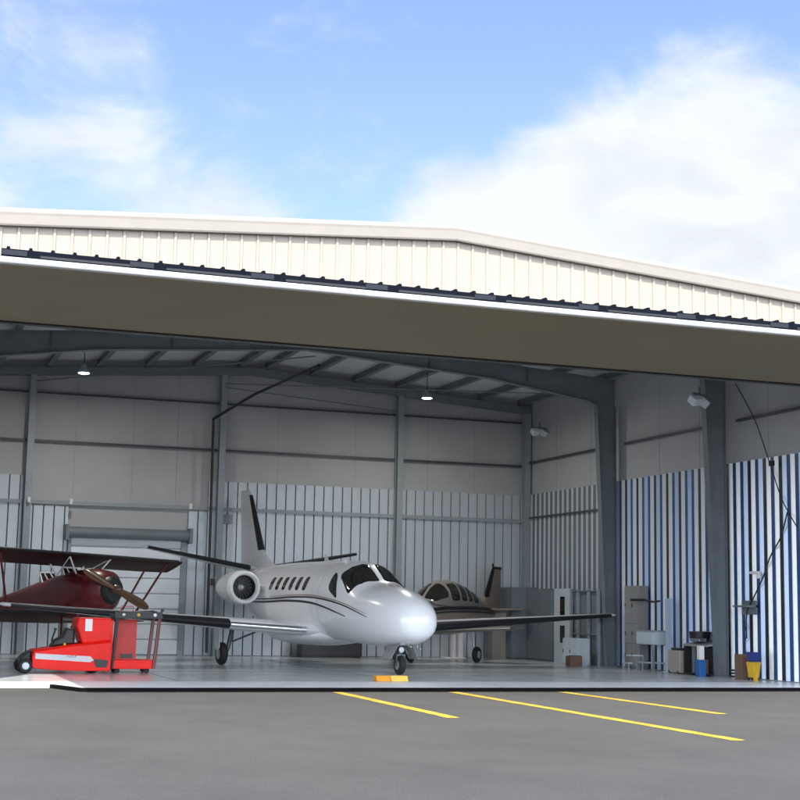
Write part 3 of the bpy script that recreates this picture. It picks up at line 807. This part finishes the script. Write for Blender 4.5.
for sgn in (-1, 1):
    w2 = MB().loft([foil((.6, .4*sgn, .95), (-1.0, .4*sgn, .95), .13), foil((.4, 2.6*sgn, 1.05), (-.7, 2.6*sgn, 1.06), .12)]).build('wing', 'taupe', pl, smooth=True)
    MB().loft([foil((-3.2, .1*sgn, 1.60), (-4.0, .1*sgn, 1.60), .1), foil((-3.4, 1.3*sgn, 1.62), (-4.0, 1.3*sgn, 1.62), .1)]).build('tailplane', 'brown', pl, smooth=True)
    MB().tube([(-.1, 1.15*sgn, .95), (-.1, 1.2*sgn, .3)], .035, 8).build('main_gear', 'alu', pl)
    wheel(pl, (-.1, 1.28*sgn, .24), .24, .15)
MB().tube([(1.7, 0, .95), (1.75, 0, .25)], .035, 8).build('nose_gear', 'alu', pl)
wheel(pl, (1.75, 0, .2), .2, .13)
fn = MB().loft([foil((-2.8, 0, 1.60), (-4.45, 0, 1.45), .08, up=UP), foil((-3.3, 0, 2.15), (-4.5, 0, 2.15), .09, up=UP), foil((-3.8, 0, 2.93), (-4.5, 0, 2.93), .10, up=UP)]).build('fin', 'brown', pl, smooth=True)
A, B = ((-3.2, 0, 2.0), (-4.5, 0, 2.0)), ((-3.8, 0, 2.93), (-4.5, 0, 2.93))
MB().loft([foil_front(Vector(A[0]).lerp(B[0], q), Vector(A[1]).lerp(B[1], q), 0.095, .2, up=UP) for q in [k/8 for k in range(9)]], closed=False).build('fin_edge', 'boot', fn)
MB().loft([foil((-3.78, 0, 2.93), (-4.55, 0, 2.93), .14, up=UP), foil((-3.84, 0, 3.02), (-4.55, 0, 3.02), .11, up=UP)]).build('fin_cap', 'boot', fn)
MB().tube([(-3.86, 0, 3.0), (-3.86, 0, 3.12)], .03, 6).build('tail_light', 'boot', fn)
MB().lathe([(0, .30), (.12, .27), (.3, .15), (.42, .02)], (2.3, 0, 1.35), (1, 0, 0), 20).build('spinner', 'taupe', pl, smooth=True)
m = MB()
for k in range(3):
    T = Matrix.Translation((2.42, 0, 1.35)) @ Matrix.Rotation(2*PI*k/3+.3, 4, 'X')
    m.loft([[T @ Vector(p) for p in ((-.01, -.05, .1), (.01, -.04, .1), (.01, .05, .1), (-.01, .05, .1))], [T @ Vector(p) for p in ((-.01, -.07, .5), (.01, -.06, .5), (.01, .06, .5), (-.01, .07, .5))],
            [T @ Vector(p) for p in ((-.005, -.04, .88), (.005, -.04, .88), (.005, .04, .88), (-.005, .04, .88))]])
m.build('propeller', 'black', pl)

# ------------------------------------------------------------------ biplane
bph = math.atan2(-.82, .57)
bp = empty('biplane', (5.05, 41.3, 0), bph, 'dark red biplane with brown wooden propeller on the left side of the hangar', 'airplane')
ST3 = [(1.75, 1.95, .36, 2.30, 1.55), (1.6, 1.93, .50, 2.43, 1.38), (1.2, 1.88, .58, 2.50, 1.22), (.6, 1.82, .58, 2.46, 1.10), (0, 1.78, .54, 2.36, 1.10), (-.8, 1.72, .47, 2.18, 1.14), (-1.8, 1.66, .33, 1.92, 1.28),
       (-2.8, 1.48, .22, 1.66, 1.18), (-3.7, 1.28, .10, 1.42, 1.05)]
MB().loft([ring2(s) for s in ST3]).build('fuselage', 'maroon', bp, smooth=True)
MB().lathe([(0, .40), (.16, .38), (.26, .30), (.27, .12)], (1.62, 0, 1.93), (1, 0, 0), 28).build('cowl_ring', 'black', bp, smooth=True)
MB().lathe([(0, .14), (.10, .13), (.2, .06), (.24, .01)], (1.86, 0, 1.95), (1, 0, 0), 16).build('spinner', 'wood', bp, smooth=True)
m = MB()
for q in (0, 1):
    T = Matrix.Translation((1.95, 0, 1.95)) @ Matrix.Rotation(math.radians(68)+PI*q, 4, 'X')
    rg = []
    for z, w0, tw in ((.0, .08, .7), (.2, .09, .6), (.55, .12, .45), (.9, .125, .35), (1.15, .10, .25), (1.27, .06, .2)):
        c, s_ = math.cos(tw), math.sin(tw)
        rg.append([T @ Vector((x*c*0+(-y*s_)*1.0+x, y*c, z)) for x, y in ((-.012, -w0), (.014, -w0*.5), (.016, w0*.5), (-.004, w0), (-.018, w0*.4), (-.02, -w0*.4))])
    m.loft(rg)
m.build('propeller', 'wood', bp, smooth=True)
for nm, z, xo, hs, ch, mt, dih in (('upper_wing', 2.86, .55, 3.6, 1.3, 'wing_shade', .0), ('lower_wing', 1.30, .0, 3.2, 1.2, 'wing_shade', .02)):
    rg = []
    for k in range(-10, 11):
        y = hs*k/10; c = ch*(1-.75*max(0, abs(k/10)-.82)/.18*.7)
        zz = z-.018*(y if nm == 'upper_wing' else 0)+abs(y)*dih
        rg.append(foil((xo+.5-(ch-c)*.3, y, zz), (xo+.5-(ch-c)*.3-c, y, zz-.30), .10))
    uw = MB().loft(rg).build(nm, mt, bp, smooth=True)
    a = [foil_front((xo+.5, hs*k/10, z-.018*(hs*k/10 if nm == 'upper_wing' else 0)+abs(hs*k/10)*dih), (xo+.5-ch, hs*k/10, z-.018*(hs*k/10 if nm == 'upper_wing' else 0)-.30+abs(hs*k/10)*dih), .10, .05) for k in range(-9, 10)]
    MB().loft(a, closed=False).build('leading_edge', 'black', uw)
for sgn in (-1, 1):
    m = MB().tube([(.8, 3.0*sgn, 2.8-.055*sgn), (.35, 2.3*sgn, 1.36)], .032, 8).tube([(-.05, 3.0*sgn, 2.65-.055*sgn), (-.35, 2.3*sgn, 1.2)], .032, 8)
    m.build('wing_strut', 'maroon', bp)
    MB().tube([(.9, .75*sgn, 2.8), (.75, .35*sgn, 2.32)], .022, 8).tube([(.0, .75*sgn, 2.78), (-.05, .35*sgn, 2.28)], .022, 8).tube([(.9, .75*sgn, 2.8), (-.05, .35*sgn, 2.28)], .015, 8).build('cabane_strut', 'white', bp)
    MB().tube([(.9, .3*sgn, 1.4), (.85, .85*sgn, .3)], .04, 8).tube([(.2, .3*sgn, 1.36), (.8, .85*sgn, .3)], .03, 8).build('landing_gear', 'maroon', bp)
    wheel(bp, (.85, .93*sgn, .26), .26, .14)
# windscreens with white frames
for x in (.15, -.75):
    m = MB(); z = 2.28 if x > 0 else 2.14
    pts = [(-.34, 0), (-.26, .30), (.26, .30), (.34, 0)]
    P3 = [Vector((x+.16-.8*h, y, z-.06+h)) for y, h in pts]
    m.tube(P3, .024, 6)
    for y in (-.12, .12): m.tube([(x+.16, y, z-.02), (x-.08, y*.9, z+.24)], .018, 6)
    MB().prism(P3, (0, 0, 0), (-.006, 0, 0)).build('windscreen', 'glass', bp)
    m.build('windscreen_frame', 'white', bp)
MB().loft([foil((-3.1, .0, 1.3), (-3.9, .0, 1.2), .06, up=UP), foil((-3.5, 0, 2.0), (-4.0, 0, 2.0), .06, up=UP)]).build('fin', 'maroon', bp, smooth=True)
for sgn in (-1, 1):
    MB().loft([foil((-3.0, .05*sgn, 1.4), (-3.8, .05*sgn, 1.4), .07), foil((-3.2, 1.2*sgn, 1.4), (-3.8, 1.2*sgn, 1.4), .07)]).build('tailplane', 'maroon', bp, smooth=True)
MB().tube([(-3.6, 0, 1.1), (-3.8, 0, .12)], .03, 8).build('tail_gear', 'black', bp)
wheel(bp, (-3.8, 0, .1), .1, .06, sub=False)

# ------------------------------------------------------------------ red tug and red cart
tug = empty('aircraft_tug', (4.25, 34.6, 0), math.radians(1.5), 'low bright red aircraft tug with silver side band and white wheel hub', 'tug')
# local x to the right, y into the hangar; front face at y=-.45
MB().loft([[Vector((x, y, z)) for y, z in ((-.42, zb), (-.42, zt-.05), (-.37, zt), (.48, zt), (.53, zt-.05), (.53, zb))] for x, zb, zt in ((-.76, .16, .42), (-.72, .12, .52), (-.30, .08, .585), (.02, .07, .64), (.30, .06, .67), (.98, .06, .74))]).build('body', 'red', tug, bevel=.012)
MB().loft([[Vector((x+dx, y, z)) for x, z in ((.34, .66), (.98, .73), (.98, 1.25), (.22, 1.25), (.20, 1.05))] for y, dx in ((-.37, 0), (-.33, 0), (.45, 0))]).build('cab_shield', 'red', tug, bevel=.04)
MB().prism([(-.70, -.432, .325), (.52, -.432, .255), (.60, -.432, .30), (.52, -.432, .385), (-.70, -.432, .445)], (0, 0, 0), (0, .010, 0)).build('silver_band', 'silver', tug)
# faint lettering on the band (unreadable dark marks)
m = MB(); x = .0
for k in range(5):
    T = Matrix.Translation((x, -.437, .375)) @ Matrix.Rotation(.045, 4, 'Y')
    m.box(0, .010, 0, .003, -.018, .022, T)
    if k % 2 == 0: m.box(.011, .03, 0, .003, .012, .022, T)
    else: m.box(.011, .03, 0, .003, -.018, -.008, T)
    x += .045
m.build('band_marks', 'charcoal', tug)
MB().prism([(-.34, -.2, .58), (.19, -.2, .64), (.19, -.2, 1.0), (.02, -.2, 1.02), (-.08, -.2, .82), (-.24, -.2, .74)], (0, 0, 0), (0, .5, 0)).build('seat', 'black', tug, bevel=.05)
MB().tube([(-.30, .05, .70), (-.22, .05, .98)], .02, 8).tube([(-.22, -.12, .98), (-.22, .22, .98)], .018, 8).build('steering_bar', 'black', tug)
for sx, sy in ((-.90, -.34), (.62, -.18), (-.90, .40), (.62, .30)):
    wh = wheel(tug, (sx, sy, .165), .165, .14, hubm='hub')
MB().prism([(-1.0, -.40, .20), (-.762, -.40, .10), (-.762, -.40, .50), (-.86, -.40, .44), (-1.0, -.40, .32)], (0, .22, 0), (0, .9, 0)).build('bumper', 'black', tug, bevel=.03)
MB().box(.38, .54, -.384, -.3715, .95, 1.22).build('reflector', 'white', tug)
MB().prism([(.66, -.43, .14), (.90, -.43, .14), (.93, -.43, .30), (.60, -.43, .33), (.62, -.43, .22)], (0, 0, 0), (0, .008, 0)).build('step', 'black', tug)
MB().lathe([(0, .035), (.05, .03), (.06, .01)], (-.05, -.3, .62), (0, 0, 1), 12).build('beacon', 'yellow', tug, smooth=True)

cart = empty('open_frame_cart', (5.82, 34.7, 0), math.radians(0), 'open frame red equipment cart with black posts and lamps standing next to the tug', 'cart')
MB().box(-.52, .42, -.30, .45, .10, .30).build('base_tray', 'red', cart, bevel=.01)
MB().box(-.40, .08, .05, .09, .302, 1.22).box(-.36, .02, .046, .049, .78, .79).box(-.36, .02, .046, .049, 1.05, 1.06).build('back_panel', 'red2', cart)
MB().box(-.28, .0, .03, .045, .33, .43).build('label_plate', 'charcoal', cart)
MB().box(-.60, -.525, -.32, -.24, .12, 1.20).build('side_stripe', 'red', cart)
for a, b in (((-.52, -.30, .11), (-.44, -.30, 1.24)), ((.44, -.30, .11), (.54, -.30, 1.24)), ((.44, .42, .30), (.52, .42, 1.24)), ((-.50, .42, .30), (-.46, .42, 1.24))):
    MB().tube([a, b], .042, 8).build('post', 'maroon' if a[0] > 0 else 'black', cart, smooth=True)
MB().box(-.50, .60, -.34, -.26, 1.24, 1.40).box(-.5, .6, .40, .46, 1.24, 1.34).box(.54, .60, -.259, .399, 1.24, 1.32).box(.56, .62, -.36, -.28, 1.402, 1.47).build('top_rail', 'black', cart, bevel=.01)
for x, mm in ((-.30, 'alu'), (.04, 'yellow'), (.42, 'hub')):
    MB().lathe([(0, .04), (.02, .038), (.03, .02)], (x, -.342, 1.33), (0, -1, 0), 12).build('lamp', mm, cart, smooth=True)
for x in (-.58, -.66): pass
MB().box(-.63, -.57, -.345, -.325, .9, 1.18).build('white_strip', 'white', cart)
MB().tube([(-.36, -.3, 1.40), (-.36, -.3, 1.52), (-.08, -.3, 1.52), (-.08, -.3, 1.40)], .012, 6).build('top_handle', 'red2', cart)
for x in (-.38, .3):
    for y in (-.2, .33): 
        w_ = wheel(cart, (x, y, .06), .06, .05, sub=False); w_.name = 'castor'

# ------------------------------------------------------------------ shop furniture on the right side
def cabinet(name, label, cat, x0, x1, y0, y1, z1, mm, doors=1, face='x', handle=True, z0=0.0, legs=0.0, cuts=()):
    """steel cabinet: carcass, doors on the side that faces the opening (-y) and the room (-x)"""
    cx, cy = (x0+x1)/2, (y0+y1)/2
    r = empty(name, (cx, cy, 0), 0, label, cat)
    hx, hy = (x1-x0)/2, (y1-y0)/2
    MB().box(-hx, hx, -hy, hy, z0+.04, z1).box(-hx+.03, hx-.03, -hy+.03, hy-.03, z0, z0+.04).build('carcass', mm, r, bevel=.006)
    if face == 'x':
        w = (2*hy-.02)/doors
        for k in range(doors):
            a = -hy+.01+k*w
            zs = [z0+.06]+list(cuts)+[z1-.03]
            for u, v in zip(zs, zs[1:]):
                d = MB().box(-hx-.018, -hx-.001, a+.006, a+w-.006, u+.006, v-.006).build('door', mm, r, bevel=.004)
                if handle: MB().box(-hx-.035, -hx-.0185, a+w-.06, a+w-.04, (u+v)/2-.05, (u+v)/2+.05).build('handle', 'black', d)
    if face in ('y', 'x'):
        MB().box(-hx+.03, hx-.03, -hy-.012, -hy-.001, z0+.07, z1-.04).build('side_panel', mm, r, bevel=.004)
    return r
cabinet('tall_cabinet', 'tall grey beige steel cabinet against the blue striped wall', 'cabinet', 20.72, 21.02, 37.75, 38.6, 2.36, 'cab', doors=2, cuts=(.72, 1.28))
# wall cabinet on legs (white workbench)
wb = empty('workbench', (20.72, 37.0, 0), 0, 'white fronted workbench on legs between the tall cabinet and the grey bin', 'workbench')
MB().box(-.25, .28, -.5, .45, .72, 1.08).build('drawer_case', 'cabwhite', wb, bevel=.008)
for a, b in ((-.48, -.04), (-.02, .43)): MB().box(-.265, -.252, a, b, .74, 1.06).build('drawer', 'cabwhite', wb, bevel=.004)
MB().box(-.27, .28, -.52, .47, 1.082, 1.11).build('top', 'steel_l', wb)
for x in (-.22, .25):
    for y in (-.46, .40): MB().box(x-.025, x+.025, y-.025, y+.025, 0, .72).build('leg', 'alu', wb)
MB().box(-.24, .27, -.43, .37, .20, .23).build('shelf', 'cabwhite', wb)
tag(MB().tube([(20.58, 37.2, 1.95), (20.55, 36.6, 1.90), (20.5, 36.2, 1.92)], .03, 8).box(20.52, 20.62, 37.2, 37.9, 1.92, 1.99).build('shop_lamp', 'black', smooth=False), 'thin black arm lamp sticking out beside the tall grey cabinet', 'lamp')
o = empty('step_stool', (20.1, 36.9, 0), 0, 'small blue grey step stool standing by the white workbench', 'stool')
MB().box(-.16, .16, -.2, .2, .40, .43).build('top_step', 'cabwhite', o); MB().box(-.3, -.16, -.2, .2, .2, .22).build('lower_step', 'cabwhite', o)
for x in (-.28, .15):
    for y in (-.18, .16): MB().box(x, x+.025, y, y+.025, 0, .2 if x < 0 else .4).build('leg', 'steel_l', o)
# pale standing panel beside the workbench
tag(MB().box(20.6, 20.66, 35.75, 36.05, 0, 2.0).box(20.55, 20.72, 35.7, 36.1, 0, .03).build('leaning_board', 'skyblue'), 'narrow pale blue board standing upright against the striped wall', 'board')
# grey bin with black lid
b_ = empty('grey_locker_bin', (20.6, 35.25, 0), 0, 'waist high grey beige bin with black lid beside the black tool cabinets', 'bin')
MB().box(-.22, .25, -.33, .30, .03, .62).build('body', 'beige', b_, bevel=.02); MB().box(-.24, .27, -.35, .10, .622, .68).build('lid', 'black', b_, bevel=.02)
for y in (-.25, .22): MB().lathe([(0, .04), (.04, .04)], (-.2, y, .045), (0, 1, 0), 12).build('castor', 'tyre', b_)
# black machine
c_ = empty('tool_cabinet', (20.62, 34.25, 0), 0, 'big black open front tool cabinet with sloping grey top by the striped wall', 'cabinet')
MB().box(-.02, .42, -.62, .62, .03, .74).build('body', 'black', c_, bevel=.01)
MB().prism([(-.2, -.62, .742), (.42, -.62, .84), (.42, -.62, .90), (-.2, -.62, .80)], (0, 0, 0), (0, 1.2, 0)).build('top', 'cab', c_, bevel=.01)
MB().box(-.16, -.12, .05, .18, .02, .74).build('front_post', 'cabblue', c_); MB().box(-.16, -.02, .55, .6, .02, .74).build('side_plate', 'charcoal', c_)
MB().box(-.16, -.02, -.6, .55, .02, .06).build('bottom_plate', 'charcoal', c_)
k_ = tag(MB().lathe([(0, .24), (.02, .27), (.22, .29), (.23, .25)], (20.78, 34.55, .905), (0, 0, 1), 20).build('black_tub', 'black', smooth=True), 'round black tub on top of the tool cabinet', 'tub')
# blue and white container
b2 = empty('upright_container', (20.25, 33.65, 0), 0, 'narrow blue container with white upper half beside the steel column', 'container')
MB().box(-.10, .10, -.11, .11, 0, .42).build('lower_body', 'blue', b2, bevel=.015); MB().box(-.07, .07, -.08, .08, .422, .78).build('upper_body', 'white', b2, bevel=.015)
tag(MB().box(20.35, 20.62, 33.85, 34.05, 0, .42).build('cardboard_box', 'cardboard', bevel=.008), 'small dark brown box between the black cabinet and blue container', 'box')
# mop bucket and box right of the column
mb = empty('mop_bucket', (20.5, 31.6, 0), .2, 'yellow mop bucket with dark blue wringer near the right edge', 'bucket')
MB().loft([[Vector((x*w0, y*w0*.8, z)) for x, y in ((-.17, -.2), (.17, -.2), (.17, .2), (-.17, .2))] for z, w0 in ((.08, .75), (.45, 1.0), (.47, 1.06), (.49, 1.06))]).build('bucket', 'yellow', mb, bevel=.01)
MB().loft([[Vector((x*w0, y*w0, z)) for x, y in ((-.15, -.17), (.15, -.17), (.15, .17), (-.15, .17))] for z, w0 in ((.492, .7), (.72, 1.05), (.75, 1.05))]).build('wringer', 'dkblue', mb, bevel=.01)
MB().box(-.16, -.04, -.24, -.14, .0, .22).build('pedal', 'yellow', mb)
for x in (-.1, .1):
    for y in (-.11, .11): MB().lathe([(0, .04), (.03, .04)], (x, y, .04), (0, 1, 0), 10).build('castor', 'tyre', mb)
mb.scale = (.74, .74, .92)
tag(MB().box(20.40, 20.62, 32.0, 32.3, 0, .62).build('cardboard_box', 'cardboard', bevel=.008), 'upright reddish brown box left of the yellow mop bucket', 'box')
# small shelf next to column
tag(MB().box(20.72, 21.03, 32.2, 32.85, 1.78, 1.83).box(20.98, 21.03, 32.2, 32.85, 1.6, 1.95).build('wall_shelf', 'steel'), 'small grey shelf bracket on the striped wall right of the near column', 'shelf')
# corner cubicles
cabinet('storage_locker', 'blue grey double locker in the far right corner against the back wall', 'locker', 19.95, 20.85, 44.9, 45.85, 2.35, 'cabblue', doors=2)
tag(MB().box(19.45, 19.95, 45.4, 45.8, 0, 1.5).build('beige_panel', 'beige', bevel=.01), 'narrow waist high beige panel standing behind the tail of the propeller airplane', 'panel')
cabinet('storage_locker', 'wide blue grey locker along the side wall behind the white door panel', 'locker', 20.45, 21.02, 42.95, 44.85, 2.30, 'cabblue', doors=2)
dp = empty('door_panel', (20.5, 42.3, 0), 0, 'pale grey door panel with a tall dark window standing by the side wall', 'door')
MB().box(0, .06, -.62, .60, 0, 2.30).build('leaf', 'cabwhite', dp, bevel=.006)
MB().box(-.012, -.001, -.18, .14, 1.45, 2.05).box(-.012, -.001, -.18, .14, .62, 1.15).build('window', 'glass', dp)
ss = empty('steel_shelving', (20.65, 40.7, 0), 0, 'dark shelving unit with pale uprights between the door panel and the steel column', 'shelving')
MB().box(-.1, .33, -.85, .85, 0, 2.22).build('back_box', 'steel', ss)
for y in (-.88, -.25, .45, .93): MB().box(-.20, -.12, y-.045, y+.045, 0, 2.28).build('upright', 'steel_l', ss)
for z in (.9, 1.5, 2.2): MB().box(-.2, -.101, -.83, .84, z, z+.03).build('shelf', 'steel', ss)
lb = cabinet('low_cabinet', 'low pale blue grey cabinet in front of the dark shelving', 'cabinet', 19.8, 20.22, 39.85, 40.8, .80, 'cabwhite', doors=2)
tag(MB().box(19.35, 19.75, 39.4, 39.7, 0, .3).box(19.37, 19.73, 39.42, 39.56, .301, .32).build('cardboard_box', 'cardboard', bevel=.01), 'open brown cardboard box on the floor in front of the low cabinet', 'box')
# bright white upright behind the propeller plane (seen under the jet wing)
tag(MB().box(18.1, 18.2, 45.5, 45.7, 0, 1.35).box(18.3, 18.45, 45.5, 45.7, 0, 1.35).box(17.8, 18.5, 45.4, 45.8, .0, .04).build('display_boards', 'white'), 'pair of narrow white boards standing at the back wall below the airplane', 'board')
cabinet('low_cupboard', 'low dark grey cupboard at the back wall beneath the jet nose', 'cupboard', 12.9, 14.9, 45.3, 45.8, 1.0, 'charcoal', doors=1, handle=False)

# ------------------------------------------------------------------ lights, hoses
def highbay(x, y, zc, lab, mm, r=.16, hang=.6):
    o = empty('hanging_lamp', (x, y, zc), 0, lab, 'lamp', 'lamps hanging from the roof')
    MB().lathe([(0, r), (.05, r*.92), (.16, r*.5), (.24, r*.3), (.25, .02)], (0, 0, 0), (0, 0, 1), 24).build('shade', 'steel_l', o, smooth=True)
    MB().lathe([(-.03, r*.6), (-.012, r*.94), (-.002, r*.97)], (0, 0, 0), (0, 0, 1), 24).build('lens', mm, o, smooth=True)
    MB().tube([(0, 0, .24), (0, 0, .24+hang)], .012, 6).build('cord', 'black', o)
highbay(5.25, 41.5, 7.97, 'lit round lamp hanging below the roof at the left above the biplane', 'lamp')
highbay(15.55, 41.5, 7.93, 'small lit round lamp hanging below the roof right of the ridge', 'lamp', hang=.55)
def flood(loc, rz, lab, s=1.0):
    o = empty('floodlight', loc, rz, lab, 'floodlight')
    MB().tube([(0, 0, .05*s), (0, 0, .25*s)], .03*s, 8).box(-.3*s, .3*s, -.03*s, .03*s, .02*s, .07*s).build('bracket', 'steel', o)
    for x in (-.2, .2):
        T = Matrix.Translation((x*s, 0, -.1*s)) @ Matrix.Rotation(.7, 4, 'X') @ Matrix.Rotation(.25*(1 if x > 0 else -1), 4, 'Y')
        h = MB(); h.prism([T @ Vector(p) for p in ((-.15*s, -.12*s, -.12*s), (.15*s, -.12*s, -.12*s), (.15*s, .12*s, -.12*s), (-.15*s, .12*s, -.12*s))], (0, 0, 0), T.to_3x3() @ Vector((0, 0, .2*s)))
        hh = h.build('lamp_head', 'hub', o, bevel=.02)
        h = MB(); h.box(-.13*s, .13*s, -.1*s, .1*s, -.135*s, -.121*s, T); h.build('lens', 'lampoff', hh)
flood((19.72, 32.7, 7.12), .5, 'double headed floodlight on the near column just under the raised door')
flood((20.75, 44.6, 7.62), .3, 'small double floodlight high on the far right corner wall', .9)
def hose(name, pts, r, mm, lab, cat):
    P_ = [Vector(p) for p in pts]; out_ = []
    for i in range(len(P_)-1):
        p0 = P_[max(i-1, 0)]; p1 = P_[i]; p2 = P_[i+1]; p3 = P_[min(i+2, len(P_)-1)]
        for k in range(6):
            q = k/6
            out_.append(.5*((2*p1)+(-p0+p2)*q+(2*p0-5*p1+4*p2-p3)*q*q+(-p0+3*p1-3*p2+p3)*q**3))
    out_.append(P_[-1])
    tag(MB().tube(out_, r, 6).build(name, mm, smooth=True), lab, cat)
X = 21.0
hose('power_cable', [(X-.15, 32.8, 7.55), (X-.1, 32.0, 6.5), (X-.06, 31.4, 5.3), (X-.07, 30.9, 4.4), (X-.07, 30.3, 3.7)], .014, 'black', 'thin black cable hanging from the roof down the striped wall', 'cable')
hose('air_hose', [(X-.03, 30.75, 4.1), (X-.03, 31.05, 3.5), (X-.03, 31.5, 3.05), (X-.04, 31.85, 2.5), (X-.03, 32.3, 2.0), (X-.03, 32.6, 1.62), (X-.03, 32.62, 1.0)], .018, 'black', 'black air hose running diagonally down the striped wall near the mop bucket', 'hose')
tag(MB().box(X-.1, X+.04, 32.0, 32.35, 2.62, 2.68).box(X-.1, X-.02, 31.95, 32.05, 2.5, 2.62).build('hose_hook', 'white'), 'small white hose hook on the striped wall', 'hook')
tag(MB().box(X-.05, X+.04, 31.35, 31.5, 5.28, 5.42).build('wall_box', 'black', bevel=.01), 'tiny black box at the top of the striped wall on the cable', 'box')

for i, (x, y, z) in enumerate(((5.25, 41.5, 7.90), (15.55, 41.5, 7.86))):
    ld = bpy.data.lights.new('lamp_bulb', 'AREA'); ld.shape = 'DISK'; ld.size = .26; ld.energy = 75; ld.color = (1, .95, .88)
    lo = bpy.data.objects.new('lamp_bulb', ld); COL.objects.link(lo); lo.location = (x, y, z)

hose('hose_coil', [(20.7+.22*math.cos(a*1.05), 32.55+.22*math.sin(a*1.05), .03+.012*a) for a in range(0, 18)], .02, 'black', 'black hose coiled on the floor beside the brown box and the near column', 'hose')
hose('electric_cable', [(20.97, 32.75, 1.45), (20.95, 32.6, 1.1), (20.98, 32.75, .8), (20.95, 32.55, .45), (20.93, 32.7, .1)], .012, 'black', 'thin loose black cable dangling under the small wall shelf', 'cable')
o = empty('tool_tray', (20.55, 34.3, .835), 0, 'shallow grey tray of tools on the front of the black tool cabinet', 'tray')
MB().box(-.1, .12, -.25, .2, .04, .05).box(-.1, -.09, -.25, .2, .05, .12).box(.11, .12, -.25, .2, .05, .12).build('tray', 'steel', o)
MB().tube([(-.05, -.2, .08), (.05, .1, .08)], .015, 6).build('tool', 'alu', o)
